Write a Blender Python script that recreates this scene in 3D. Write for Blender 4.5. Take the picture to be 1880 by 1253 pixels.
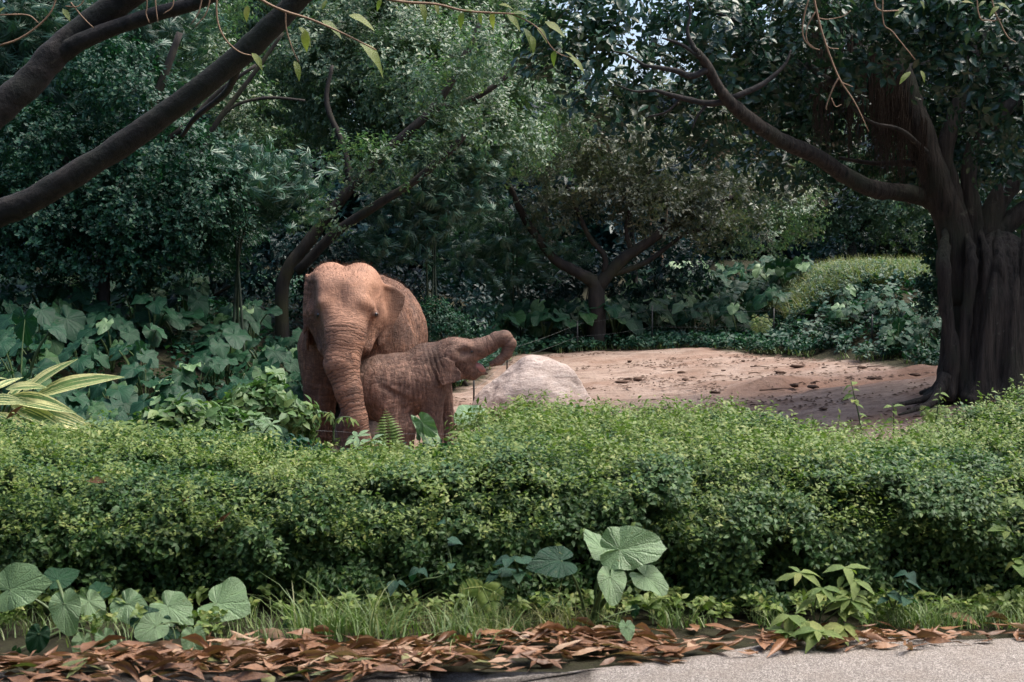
import bpy, math, random
import numpy as np
from mathutils import Vector, Matrix

rng = np.random.default_rng(11)
random.seed(11)
for _o in list(bpy.data.objects):
    bpy.data.objects.remove(_o)
sc = bpy.context.scene
COL = sc.collection

# ------------------------------------------------------------------ camera
FPX = 2611.0
CAMZ = 1.6
PITCH = math.atan(131.5 / FPX)
cam = bpy.data.cameras.new('camera')
cam.lens = 50.0
cam.sensor_width = 36.0
cam.clip_start = 0.05
cam.clip_end = 2000.0
cam.dof.use_dof = True
cam.dof.focus_distance = 15.9
cam.dof.aperture_fstop = 8.0
cam_o = bpy.data.objects.new('camera', cam)
cam_o.location = (0, 0, CAMZ)
cam_o.rotation_euler = (math.pi / 2 - PITCH, 0, 0)
COL.objects.link(cam_o)
sc.camera = cam_o

# ------------------------------------------------------------------ sky, sun, exposure
SUN_EL = math.radians(64)
SUN_AZ = math.radians(84)          # clockwise from +Y (the view direction): high on the right
world = bpy.data.worlds.new('World')
sc.world = world
world.use_nodes = True
wn = world.node_tree
wn.nodes.clear()
sky = wn.nodes.new('ShaderNodeTexSky')
sky.sky_type = 'NISHITA'
sky.sun_disc = False
sky.sun_elevation = SUN_EL
sky.sun_rotation = SUN_AZ
sky.air_density = 1.0
sky.dust_density = 5.0
sky.ozone_density = 3.0
bg = wn.nodes.new('ShaderNodeBackground')
bg.inputs['Strength'].default_value = 0.072
wo = wn.nodes.new('ShaderNodeOutputWorld')
wn.links.new(sky.outputs[0], bg.inputs['Color'])
wn.links.new(bg.outputs[0], wo.inputs['Surface'])
sun = bpy.data.lights.new('sun', 'SUN')
sun.energy = 1.2
sun.angle = math.radians(50)
sun.color = (1.0, 0.94, 0.83)
sun_o = bpy.data.objects.new('sun', sun)
COL.objects.link(sun_o)
_sd = Vector((math.sin(SUN_AZ) * math.cos(SUN_EL), math.cos(SUN_AZ) * math.cos(SUN_EL), math.sin(SUN_EL)))
sun_o.rotation_euler = _sd.to_track_quat('Z', 'Y').to_euler()
sun_o.location = (20, 0, 30)
sc.view_settings.view_transform = 'Standard'
sc.view_settings.look = 'None'
sc.view_settings.exposure = 2.2
sc.view_settings.gamma = 1.0
sc.view_settings.use_curve_mapping = False
sc.render.engine = 'CYCLES'
sc.cycles.max_bounces = 7
sc.cycles.diffuse_bounces = 3
sc.cycles.glossy_bounces = 2
sc.cycles.transmission_bounces = 3
sc.cycles.use_denoising = True
sc.cycles.sample_clamp_indirect = 4.0

# ------------------------------------------------------------------ helpers
CP, SP = math.cos(PITCH), math.sin(PITCH)


def P(px, py, D):
    """World point seen at photograph pixel (px, py) at distance D along +Y."""
    a, b = (px - 940) / FPX, (py - 626.5) / FPX
    d = np.array([a, CP - b * SP, -SP - b * CP])
    return np.array([0, 0, CAMZ]) + d * (D / d[1])


def ppm(D):
    return FPX / D


def ss(a, b, x):
    t = np.clip((np.asarray(x, float) - a) / (b - a), 0, 1)
    return t * t * (3 - 2 * t)


def nrm(v):
    v = np.asarray(v, float)
    return v / (np.linalg.norm(v, axis=-1, keepdims=True) + 1e-9)


def vnoise(p, seed=0):
    """Cheap smooth value noise on an Nx3 array, about -1..1."""
    p = np.asarray(p, float)
    i = np.floor(p).astype(np.int64)
    f = p - i
    f = f * f * (3 - 2 * f)

    def h(a, b, c):
        n = (a * 374761393 + b * 668265263 + c * 2147483647 + seed * 974711) & 0x7fffffff
        n = ((n ^ (n >> 13)) * 1274126177) & 0x7fffffff
        return ((n ^ (n >> 16)) & 0xffff) / 32767.5 - 1
    r = 0
    for dx in (0, 1):
        for dy in (0, 1):
            for dz in (0, 1):
                w = (f[:, 0] if dx else 1 - f[:, 0]) * (f[:, 1] if dy else 1 - f[:, 1]) * (f[:, 2] if dz else 1 - f[:, 2])
                r = r + w * h(i[:, 0] + dx, i[:, 1] + dy, i[:, 2] + dz)
    return r


ORG = {}


def setp(o, label=None, cat=None, group=None, kind=None):
    if label:
        o['label'] = label
    if cat:
        o['category'] = cat
    if group:
        o['group'] = group
    if kind:
        o['kind'] = kind
    return o


def thing(name, loc, label, cat, group=None):
    o = bpy.data.objects.new(name, None)
    o.empty_display_size = 0.2
    o.location = tuple(float(c) for c in loc)
    COL.objects.link(o)
    ORG[o.name] = np.array(loc, float)
    return setp(o, label, cat, group)


def mesh(name, V, F, mat=None, var=None, uv=None, attrs=None, smooth=True):
    me = bpy.data.meshes.new(name)
    V = np.asarray(V, float)
    me.from_pydata(V.tolist(), [], [tuple(int(i) for i in f) for f in F])
    if smooth:
        me.polygons.foreach_set('use_smooth', np.ones(len(me.polygons), bool))
    if mat:
        me.materials.append(mat)
    A = dict(attrs or {})
    if var is not None:
        A['var'] = var
    for k, a in A.items():
        at = me.attributes.new(k, 'FLOAT', 'POINT')
        at.data.foreach_set('value', np.asarray(a, np.float32))
    if uv is not None:
        uvl = me.uv_layers.new(name='UVMap')
        li = np.zeros(len(me.loops), np.int32)
        me.loops.foreach_get('vertex_index', li)
        uvl.data.foreach_set('uv', np.asarray(uv, np.float32)[li].ravel())
    me.update()
    return me


def put(name, me, parent=None, loc=None, M=None, **props):
    """Link a mesh as ONE object; vertices in world space unless loc / M (a world matrix) place it."""
    o = bpy.data.objects.new(name, me)
    COL.objects.link(o)
    if parent is not None:
        o.parent = parent
        org = ORG[parent.name]
        ORG[o.name] = org if M is None else None
        off = Matrix.Translation(Vector((-org).tolist()))
        o.matrix_local = off @ M if M is not None else off
    else:
        if M is not None:
            o.matrix_world = M
        ORG[o.name] = np.zeros(3)
    if parent is not None and M is None:
        # bake the offset so that the part's own origin is its thing's base
        if me.users == 1:
            me.transform(off)
            o.matrix_local = Matrix.Identity(4)
    return setp(o, **props)


def frame_matrix(loc, ydir, zhint, s=1.0, sx=None):
    y = nrm(ydir)
    x = nrm(np.cross(y, zhint))
    z = np.cross(x, y)
    sx = s if sx is None else sx
    M = Matrix.Identity(4)
    for r in range(3):
        M[r][0] = float(x[r] * sx)
        M[r][1] = float(y[r] * s)
        M[r][2] = float(z[r] * s)
        M[r][3] = float(loc[r])
    return M


class Geo:
    def __init__(s):
        s.v, s.f, s.a, s.uv, s.n = [], [], [], [], 0

    def add(s, V, F, var=0.0, uv=None):
        V = np.asarray(V, float)
        s.v.append(V)
        s.f += [tuple(int(i) + s.n for i in f) for f in F]
        s.a.append(np.full(len(V), var) if np.isscalar(var) else np.asarray(var))
        s.uv.append(np.zeros((len(V), 2)) if uv is None else np.asarray(uv))
        s.n += len(V)

    def mesh(s, name, mat, smooth=True):
        return mesh(name, np.concatenate(s.v), s.f, mat, np.concatenate(s.a), np.concatenate(s.uv), smooth=smooth)


def catmull(pts, rad, per=5):
    pts, rad = np.asarray(pts, float), np.asarray(rad, float)
    q = np.vstack([2 * pts[0] - pts[1], pts, 2 * pts[-1] - pts[-2]])
    out, ro = [], []
    for i in range(len(pts) - 1):
        p0, p1, p2, p3 = q[i:i + 4]
        for k in range(per):
            t = k / per
            out.append(.5 * (2 * p1 + (p2 - p0) * t + (2 * p0 - 5 * p1 + 4 * p2 - p3) * t * t + (3 * p1 - p0 - 3 * p2 + p3) * t ** 3))
            ro.append(rad[i] * (1 - t) + rad[i + 1] * t)
    out.append(pts[-1])
    ro.append(rad[-1])
    return np.array(out), np.array(ro)


def tube(pts, rad, n=8, rough=0.0, seed=0, flute=None):
    pts, rad = np.asarray(pts, float), np.asarray(rad, float)
    m = len(pts)
    T = nrm(np.gradient(pts, axis=0))
    ref = np.array([0, 0, 1.0]) if abs(T[0][2]) < .9 else np.array([1.0, 0, 0])
    X = nrm(np.cross(T[0], ref))
    V = []
    ang = np.arange(n) * 2 * math.pi / n
    for i in range(m):
        X = nrm(X - T[i] * np.dot(X, T[i]))
        Y = np.cross(T[i], X)
        r = np.full(n, rad[i])
        if flute is not None:
            r = r * flute(i / (m - 1), ang)
        V.append(pts[i] + np.outer(np.cos(ang) * r, X) + np.outer(np.sin(ang) * r, Y))
    V = np.concatenate(V)
    if rough:
        c = np.repeat(pts, n, axis=0)
        rr = np.repeat(rad, n)[:, None]
        V = V + (V - c) * (rough * vnoise(V / (rr * 1.3 + .02) + seed, seed)[:, None])
    F = []
    for i in range(m - 1):
        for k in range(n):
            a, b = i * n + k, i * n + (k + 1) % n
            F.append((a, b, b + n, a + n))
    F.append(tuple(range(n - 1, -1, -1)))
    F.append(tuple((m - 1) * n + k for k in range(n)))
    return V, F


# ------------------------------------------------------------------ materials
def nodes_of(name):
    m = bpy.data.materials.new(name)
    m.use_nodes = True
    nt = m.node_tree
    nt.nodes.clear()
    out = nt.nodes.new('ShaderNodeOutputMaterial')
    return m, nt, out


def N(nt, t, **kw):
    n = nt.nodes.new('ShaderNode' + t)
    for k, v in kw.items():
        if k.startswith('i_'):
            n.inputs[k[2:].replace('_', ' ')].default_value = v
        else:
            setattr(n, k, v)
    return n


def L(nt, a, b):
    nt.links.new(a, b)


def mth(nt, op, a, b=None, c=None):
    n = nt.nodes.new('ShaderNodeMath')
    n.operation = op
    for i, x in enumerate((a, b, c)):
        if x is None:
            continue
        if isinstance(x, (int, float)):
            n.inputs[i].default_value = x
        else:
            nt.links.new(x, n.inputs[i])
    return n.outputs[0]


def mixc(nt, fac, a, b, blend='MIX'):
    n = nt.nodes.new('ShaderNodeMix')
    n.data_type = 'RGBA'
    n.blend_type = blend
    for s, x in ((n.inputs[0], fac), (n.inputs[6], a), (n.inputs[7], b)):
        if isinstance(x, (int, float)):
            s.default_value = x
        elif isinstance(x, tuple):
            s.default_value = (*x, 1)
        else:
            nt.links.new(x, s)
    return n.outputs[2]


def ramp(nt, fac, stops):
    n = nt.nodes.new('ShaderNodeValToRGB')
    cr = n.color_ramp
    while len(cr.elements) < len(stops):
        cr.elements.new(0.5)
    for e, (p, c) in zip(cr.elements, stops):
        e.position = p
        e.color = (*c, 1) if isinstance(c, tuple) else (c, c, c, 1)
    nt.links.new(fac, n.inputs[0])
    return n.outputs[0]


def leaf_mat(name, c1, c2, c3=None, rough=.42, trans=.25, spec=.5, veins=0, stripes=False, tint=None):
    """c1..c2 by leaf, c3 on a few leaves; a little light comes through."""
    m, nt, out = nodes_of(name)
    at = N(nt, 'Attribute', attribute_name='var')
    oi = N(nt, 'ObjectInfo')
    r = mth(nt, 'FRACT', mth(nt, 'ADD', at.outputs['Fac'], oi.outputs['Random']))
    col = ramp(nt, r, [(0.0, c1), (.8, c2), (1.0, c3 or c2)])
    tc = N(nt, 'TexCoord')
    nz = N(nt, 'TexNoise', i_Scale=9.0, i_Detail=3.0)
    L(nt, tc.outputs['Object'], nz.inputs['Vector'])
    col = mixc(nt, .35, col, ramp(nt, nz.outputs[0], [(.3, tuple(x * .6 for x in c1)), (.75, tuple(x * 1.15 for x in c2))]))
    h = None
    if veins:
        uv = N(nt, 'UVMap')
        sp = N(nt, 'SeparateXYZ')
        L(nt, uv.outputs[0], sp.inputs[0])
        nv_ = N(nt, 'TexNoise', i_Scale=3.0, i_Detail=2.0)
        L(nt, tc.outputs['Object'], nv_.inputs['Vector'])
        t = mth(nt, 'ABSOLUTE', mth(nt, 'SUBTRACT', mth(nt, 'ADD', sp.outputs[0], mth(nt, 'MULTIPLY', mth(nt, 'SUBTRACT', nv_.outputs[0], .5), .05)), .5))
        sn_ = N(nt, 'TexNoise', i_Scale=6.0, i_Detail=5.0, i_Roughness=.7)
        L(nt, tc.outputs['Object'], sn_.inputs['Vector'])
        col = mixc(nt, ramp(nt, sn_.outputs[0], [(.64, 0.0), (.70, .7)]), col, (.20, .20, .05))
        w = mth(nt, 'ABSOLUTE', mth(nt, 'SUBTRACT', mth(nt, 'FRACT', mth(nt, 'MULTIPLY', t, float(veins))), .5))
        line = mth(nt, 'SUBTRACT', 1.0, mth(nt, 'SMOOTH_MIN', mth(nt, 'MULTIPLY', w, 9.0), 1.0, .1))
        mid = mth(nt, 'LESS_THAN', mth(nt, 'MULTIPLY', t, mth(nt, 'ADD', sp.outputs[1], .05)), .006)
        v = mth(nt, 'MAXIMUM', mth(nt, 'MULTIPLY', line, .55), mid)
        col = mixc(nt, mth(nt, 'MULTIPLY', v, .26), col, tuple(min(1, x * 1.9 + .03) for x in c2))
        h = v
    if stripes:
        uv = N(nt, 'UVMap')
        sp = N(nt, 'SeparateXYZ')
        L(nt, uv.outputs[0], sp.inputs[0])
        st = N(nt, 'TexNoise', noise_dimensions='2D', i_Scale=1.0, i_Detail=2.0)
        mp = N(nt, 'Mapping')
        mp.inputs['Scale'].default_value = (11.0, 1.1, 1)
        ad = N(nt, 'VectorMath', operation='ADD')
        cb = N(nt, 'CombineXYZ')
        L(nt, mth(nt, 'MULTIPLY', oi.outputs['Random'], 40.0), cb.inputs[0])
        L(nt, uv.outputs[0], mp.inputs[0])
        L(nt, mp.outputs[0], ad.inputs[0])
        L(nt, cb.outputs[0], ad.inputs[1])
        L(nt, ad.outputs[0], st.inputs['Vector'])
        edge = mth(nt, 'GREATER_THAN', mth(nt, 'ABSOLUTE', mth(nt, 'SUBTRACT', sp.outputs[0], .5)), .43)
        f = mth(nt, 'MAXIMUM', ramp(nt, st.outputs[0], [(.52, 0.0), (.57, 1.0)]), edge)
        col = mixc(nt, f, col, (.62, .60, .28))
    if tint:
        col = mixc(nt, tint[0], col, tint[1])
    b = N(nt, 'BsdfPrincipled', i_Roughness=rough)
    b.inputs['Specular IOR Level'].default_value = spec
    L(nt, col, b.inputs['Base Color'])
    bp = N(nt, 'Bump', i_Strength=.5, i_Distance=.012)
    nz2 = N(nt, 'TexNoise', i_Scale=30.0, i_Detail=2.0)
    L(nt, tc.outputs['Object'], nz2.inputs['Vector'])
    hh = nz2.outputs[0] if h is None else mth(nt, 'SUBTRACT', nz2.outputs[0], mth(nt, 'MULTIPLY', h, 1.2))
    L(nt, hh, bp.inputs['Height'])
    L(nt, bp.outputs[0], b.inputs['Normal'])
    tr = N(nt, 'BsdfTranslucent')
    L(nt, mixc(nt, 1.0, col, (.95, 1.25, .60), 'MULTIPLY'), tr.inputs['Color'])
    mx = N(nt, 'MixShader')
    mx.inputs[0].default_value = trans
    L(nt, b.outputs[0], mx.inputs[1])
    L(nt, tr.outputs[0], mx.inputs[2])
    L(nt, mx.outputs[0], out.inputs['Surface'])
    return m


def bark_mat(name, c1, c2, scale=6.0, moss=None, stretch=(1, 1, .25), bump=.6, lichen=None):
    m, nt, out = nodes_of(name)
    tc = N(nt, 'TexCoord')
    mp = N(nt, 'Mapping')
    mp.inputs['Scale'].default_value = stretch
    L(nt, tc.outputs['Object'], mp.inputs[0])
    nz = N(nt, 'TexNoise', i_Scale=scale, i_Detail=8.0, i_Roughness=.65)
    L(nt, mp.outputs[0], nz.inputs['Vector'])
    n2 = N(nt, 'TexNoise', i_Scale=1.7, i_Detail=4.0)
    L(nt, tc.outputs['Object'], n2.inputs['Vector'])
    col = ramp(nt, nz.outputs[0], [(.3, c1), (.7, c2)])
    if moss:
        col = mixc(nt, ramp(nt, n2.outputs[0], [(.5, 0.0), (.68, .8)]), col, moss)
    if lichen:
        n3 = N(nt, 'TexNoise', i_Scale=5.5, i_Detail=9.0, i_Roughness=.75)
        L(nt, tc.outputs['Object'], n3.inputs['Vector'])
        col = mixc(nt, ramp(nt, n3.outputs[0], [(.60, 0.0), (.66, .7)]), col, lichen)
    b = N(nt, 'BsdfPrincipled', i_Roughness=.85)
    b.inputs['Specular IOR Level'].default_value = .25
    L(nt, col, b.inputs['Base Color'])
    bp = N(nt, 'Bump', i_Strength=bump, i_Distance=.05)
    L(nt, nz.outputs[0], bp.inputs['Height'])
    L(nt, bp.outputs[0], b.inputs['Normal'])
    L(nt, b.outputs[0], out.inputs['Surface'])
    return m


def plain_mat(name, c, rough=.6, spec=.4):
    m, nt, out = nodes_of(name)
    tc = N(nt, 'TexCoord')
    nz = N(nt, 'TexNoise', i_Scale=18.0, i_Detail=4.0)
    L(nt, tc.outputs['Object'], nz.inputs['Vector'])
    b = N(nt, 'BsdfPrincipled', i_Roughness=rough)
    b.inputs['Specular IOR Level'].default_value = spec
    L(nt, ramp(nt, nz.outputs[0], [(.3, tuple(x * .75 for x in c)), (.7, tuple(min(1, x * 1.2) for x in c))]), b.inputs['Base Color'])
    L(nt, b.outputs[0], out.inputs['Surface'])
    return m


M_HEDGE = leaf_mat('hedge_leaf', (.019, .068, .028), (.080, .155, .042), (.22, .29, .075), rough=.50, spec=.32, trans=.22)
M_SMALL = leaf_mat('small_tree_leaf', (.045, .112, .070), (.14, .21, .118), (.29, .31, .16), rough=.38, trans=.34, spec=.55)
M_BRONZE = leaf_mat('bronze_tree_leaf', (.065, .095, .066), (.17, .18, .12), (.28, .25, .16), rough=.38, trans=.30, spec=.55)
M_FICUS = leaf_mat('fig_leaf', (.011, .044, .029), (.036, .082, .047), (.09, .11, .05), rough=.27, trans=.18)
M_LUSH = leaf_mat('lush_leaf', (.007, .044, .029), (.020, .080, .043), (.06, .14, .05), rough=.5, spec=.35, trans=.22)
M_BAMBOO = leaf_mat('bamboo_leaf', (.016, .066, .046), (.060, .135, .082), (.13, .18, .10), rough=.40, trans=.22)
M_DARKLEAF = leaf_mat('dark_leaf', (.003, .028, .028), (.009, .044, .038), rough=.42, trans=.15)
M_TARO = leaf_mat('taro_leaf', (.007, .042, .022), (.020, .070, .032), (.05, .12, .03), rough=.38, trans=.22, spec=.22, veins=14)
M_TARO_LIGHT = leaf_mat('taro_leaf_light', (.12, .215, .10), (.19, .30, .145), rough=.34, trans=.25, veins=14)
M_BRIGHT = leaf_mat('bright_leaf', (.08, .155, .036), (.20, .26, .068), (.34, .35, .11), rough=.5, spec=.35, trans=.28)
M_MID = leaf_mat('mid_green_leaf', (.045, .115, .038), (.105, .185, .058), (.20, .26, .08), rough=.48, trans=.24, spec=.35)
M_GINGER = leaf_mat('striped_leaf', (.08, .16, .045), (.13, .22, .07), rough=.42, trans=.25, stripes=True)
M_TWIGLEAF = leaf_mat('twig_leaf', (.09, .14, .03), (.22, .26, .06), (.34, .30, .10), rough=.38, trans=.4)
M_GRASS = leaf_mat('grass_blade', (.075, .14, .045), (.18, .26, .085), (.34, .34, .16), rough=.5, trans=.25)
M_GRASSDRY = leaf_mat('dry_grass_blade', (.13, .16, .055), (.29, .29, .11), (.42, .38, .19), rough=.5, trans=.32)
M_DRYLEAF = leaf_mat('dry_leaf', (.10, .045, .022), (.33, .165, .085), (.58, .42, .29), rough=.5, trans=.12)
M_FALLENGREEN = leaf_mat('fallen_green_leaf', (.10, .13, .04), (.24, .24, .09), (.34, .30, .14), rough=.45, trans=.15)
M_STEM = plain_mat('green_stem', (.07, .11, .04), .5)
M_TWIG = plain_mat('pale_twig', (.22, .14, .09), .7)
M_BARK = bark_mat('dark_bark', (.012, .012, .012), (.05, .042, .036), 7, (.05, .05, .025))
M_BARKNEAR = bark_mat('smooth_bark', (.012, .013, .013), (.047, .041, .038), 9, (.026, .032, .024), stretch=(1, 1, 1), bump=.7, lichen=(.11, .105, .085))
M_BANYAN = bark_mat('banyan_bark', (.004, .005, .005), (.060, .050, .042), 9, (.028, .034, .022), stretch=(2.2, 2.2, .22), bump=1.0, lichen=(.10, .10, .08))
M_ROOT = plain_mat('aerial_root', (.036, .025, .019), .9, .2)
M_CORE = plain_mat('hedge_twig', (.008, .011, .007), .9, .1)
M_POST = plain_mat('dark_iron', (.02, .022, .022), .55)
M_WIRE = plain_mat('steel_wire', (.16, .17, .17), .5)
M_CLOD = plain_mat('dark_soil_clod', (.085, .055, .042), .95, .1)
M_CULM = plain_mat('bamboo_culm', (.03, .045, .022), .5)

# ------------------------------------------------------------------ terrain
def gz(x, y):
    x, y = np.asarray(x, float), np.asarray(y, float)
    prof = np.interp(y, [-60, 8.3, 9.6, 12, 16.5, 19, 22, 26, 30, 45, 90, 400], [0, 0, -.2, -.6, -.62, -.3, -.1, .05, .15, .8, 3, 9])
    k = np.interp(y, [9, 12, 17, 20, 24, 30], [0, .15, .15, .07, .05, 0])
    right = k * np.clip(x - .5, 0, 5.5)
    left = 1.05 * ss(2.9, 5.0, -x) * ss(14.5, 21.5, y)
    mound = 1.25 * ss(4.2, 6.2, x - (26 - np.minimum(y, 26)) * .16) * ss(20.6, 25.6, y)
    bank = .85 * ss(.8, 3.6, x) * ss(26.6, 31, y)
    back = 0.9 * ss(1.0, 4.0, -x) * ss(20, 27, y)
    return prof + right + np.maximum(left, back) + np.maximum(mound, bank)


def seg_sd(poly, pts):
    """Signed distance (negative inside) of Nx2 pts to a polygon."""
    poly = np.asarray(poly, float)
    d = np.full(len(pts), 1e9)
    s = np.ones(len(pts))
    j = len(poly) - 1
    for i in range(len(poly)):
        a, b = poly[i], poly[j]
        e = b - a
        w = pts - a
        t = np.clip((w @ e) / (e @ e), 0, 1)
        q = w - t[:, None] * e
        d = np.minimum(d, (q * q).sum(1))
        c1 = pts[:, 1] >= a[1]
        c2 = pts[:, 1] < b[1]
        c3 = e[0] * w[:, 1] > e[1] * w[:, 0]
        s = np.where((c1 & c2 & c3) | (~c1 & ~c2 & ~c3), -s, s)
        j = i
    return s * np.sqrt(d)


DIRT = [(-2.9, 11), (-2.8, 17.2), (-1.7, 19.6), (-.6, 21.5), (-.3, 23.5), (.1, 25.6), (1.5, 26.4), (3.3, 26.0), (4.5, 23.6), (5.7, 20.6),
        (6.9, 18.5), (7.2, 14), (6.5, 10.5), (0, 9.6)]


def make_ground():
    gx = np.concatenate([-np.geomspace(300, 10.5, 22), np.arange(-10, 10.01, .11), np.geomspace(10.5, 300, 22)])
    gy = np.concatenate([-np.geomspace(120, 4, 12), np.arange(-3, 5.2, .8), np.arange(5.3, 34, .14), np.geomspace(34.3, 400, 22)])
    X, Y = np.meshgrid(gx, gy)
    x, y = X.ravel(), Y.ravel()
    z = gz(x, y)
    p = np.stack([x, y, x * 0], 1)
    sd = seg_sd(DIRT, p[:, :2])
    inner = ss(8.5, 10, y) * (1 - ss(40, 60, y))
    z = z + inner * (.05 * vnoise(p * .9, 1) + .02 * vnoise(p * 3.1, 2) + .012 * vnoise(p * 7, 3))
    # the scraped hollow and its low lip in the right half of the clearing
    c = P(1600, 695, 19.3)
    ex, ey = (x - c[0]) / 1.15, (y - c[1]) / .55
    q = np.sqrt(ex ** 2 + ey ** 2)
    z = z - .10 * np.exp(-q ** 2 * 1.5) + .13 * np.exp(-((q - 1.2) / .3) ** 2) * (y > c[1])
    red = np.exp(-(np.sqrt(((x - c[0]) / 1.6) ** 2 + ((y - c[1]) / .6) ** 2)) ** 2)
    z = np.where(y < 8.2, z - .012, z)
    V = np.stack([x, y, z], 1)
    nx, ny = len(gx), len(gy)
    F = [(j * nx + i, j * nx + i + 1, (j + 1) * nx + i + 1, (j + 1) * nx + i) for j in range(ny - 1) for i in range(nx - 1)]
    m, nt, out = nodes_of('ground_soil')
    tc = N(nt, 'TexCoord')
    a_sd = N(nt, 'Attribute', attribute_name='dirt')
    a_red = N(nt, 'Attribute', attribute_name='red')
    n1 = N(nt, 'TexNoise', i_Scale=1.3, i_Detail=8.0, i_Roughness=.7)
    n2 = N(nt, 'TexNoise', i_Scale=14.0, i_Detail=8.0, i_Roughness=.75)
    mp = N(nt, 'Mapping')
    mp.inputs['Scale'].default_value = (.8, 1.5, 1)
    n3 = N(nt, 'TexNoise', i_Scale=2.4, i_Detail=9.0, i_Roughness=.72)
    for n in (n1, n2):
        L(nt, tc.outputs['Object'], n.inputs['Vector'])
    L(nt, tc.outputs['Object'], mp.inputs[0])
    L(nt, mp.outputs[0], n3.inputs['Vector'])
    sand = ramp(nt, n3.outputs[0], [(.28, (.15, .10, .075)), (.45, (.27, .195, .155)), (.62, (.36, .275, .228)), (.8, (.25, .165, .125))])
    sand = mixc(nt, mth(nt, 'MULTIPLY', a_red.outputs['Fac'], .75), sand, (.27, .125, .07))
    sand = mixc(nt, ramp(nt, n2.outputs[0], [(.54, 0.0), (.66, .85)]), sand, (.10, .065, .05))
    n4 = N(nt, 'TexNoise', i_Scale=.8, i_Detail=6.0, i_Roughness=.6)
    L(nt, tc.outputs['Object'], n4.inputs['Vector'])
    sand = mixc(nt, ramp(nt, n4.outputs[0], [(.48, 0.0), (.62, .6)]), sand, (.20, .115, .08))
    soil = ramp(nt, n2.outputs[0], [(.3, (.025, .020, .014)), (.6, (.040, .040, .020)), (.75, (.045, .06, .022))])
    edge = mth(nt, 'ADD', a_sd.outputs['Fac'], mth(nt, 'MULTIPLY', mth(nt, 'SUBTRACT', n1.outputs[0], .5), 1.3))
    f = mth(nt, 'SMOOTH_MIN', mth(nt, 'MAXIMUM', mth(nt, 'MULTIPLY', mth(nt, 'ADD', edge, .15), 4.0), 0.0), 1.0, .1)
    b = N(nt, 'BsdfPrincipled', i_Roughness=.92)
    b.inputs['Specular IOR Level'].default_value = .2
    L(nt, mixc(nt, f, sand, soil), b.inputs['Base Color'])
    bp = N(nt, 'Bump', i_Strength=.8, i_Distance=.05)
    L(nt, mth(nt, 'ADD', n2.outputs[0], mth(nt, 'MULTIPLY', n1.outputs[0], .8)), bp.inputs['Height'])
    L(nt, bp.outputs[0], b.inputs['Normal'])
    L(nt, b.outputs[0], out.inputs['Surface'])
    me = mesh('ground', V, F, m, attrs={'dirt': sd, 'red': red})
    put('ground', me, kind='structure')


make_ground()


def make_path():
    xs = np.arange(-9, 9.01, .06)
    rows = []
    for i, x in enumerate(xs):
        e = 6.06 + .035 * math.sin(x * 2.3) + .03 * math.sin(x * 5.1 + 1) + .05 * max(0, x) - 1.0 * min(1, max(0, (1.35 - x) / 2.2))
        rows.append([(x, y, .006 if y < e - .03 else -.004) for y in (-6.0, 2.0, 4.6, 5.2, 5.6, e - .06, e)])
    V = np.array(rows).reshape(-1, 3)
    k = 7
    F = [(i * k + j, (i + 1) * k + j, (i + 1) * k + j + 1, i * k + j + 1) for i in range(len(xs) - 1) for j in range(k - 1)]
    m, nt, out = nodes_of('washed_aggregate')
    tc = N(nt, 'TexCoord')
    vo = N(nt, 'TexVoronoi', i_Scale=170.0)
    n1 = N(nt, 'TexNoise', i_Scale=5.0, i_Detail=6.0)
    L(nt, tc.outputs['Object'], vo.inputs['Vector'])
    L(nt, tc.outputs['Object'], n1.inputs['Vector'])
    sp = N(nt, 'SeparateColor')
    L(nt, vo.outputs['Color'], sp.inputs[0])
    c = ramp(nt, sp.outputs[0], [(0, (.13, .11, .10)), (.5, (.29, .255, .23)), (1, (.50, .45, .41))])
    c = mixc(nt, ramp(nt, vo.outputs['Distance'], [(.45, 0.0), (.75, .8)]), c, (.12, .10, .085))
    c = mixc(nt, ramp(nt, n1.outputs[0], [(.45, 0.0), (.75, .45)]), c, (.20, .16, .13))
    b = N(nt, 'BsdfPrincipled', i_Roughness=.8)
    L(nt, c, b.inputs['Base Color'])
    bp = N(nt, 'Bump', i_Strength=.9, i_Distance=.006, invert=True)
    L(nt, vo.outputs['Distance'], bp.inputs['Height'])
    L(nt, bp.outputs[0], b.inputs['Normal'])
    L(nt, b.outputs[0], out.inputs['Surface'])
    put('path', mesh('path', V, F, m), kind='structure')


make_path()


# ------------------------------------------------------------------ signed-distance modelling for the bodies and the boulder
def sd_cone(p, a, b, ra, rb):
    a, b = np.array(a, np.float32), np.array(b, np.float32)
    ba = b - a
    t = np.clip(((p - a) @ ba) / float(ba @ ba), 0, 1)
    q = p - a - t[:, None] * ba
    return np.sqrt((q * q).sum(1)) - (ra + (rb - ra) * t)


def sd_ell(p, c, r, yaw=0.0):
    q = p - np.array(c, np.float32)
    if yaw:
        cs, sn = math.cos(yaw), math.sin(yaw)
        q = np.stack([q[:, 0] * cs + q[:, 1] * sn, -q[:, 0] * sn + q[:, 1] * cs, q[:, 2]], 1)
    r = np.array(r, np.float32)
    k0 = np.sqrt(((q / r) ** 2).sum(1))
    k1 = np.sqrt(((q / r ** 2) ** 2).sum(1)) + 1e-6
    return k0 * (k0 - 1) / k1


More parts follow.
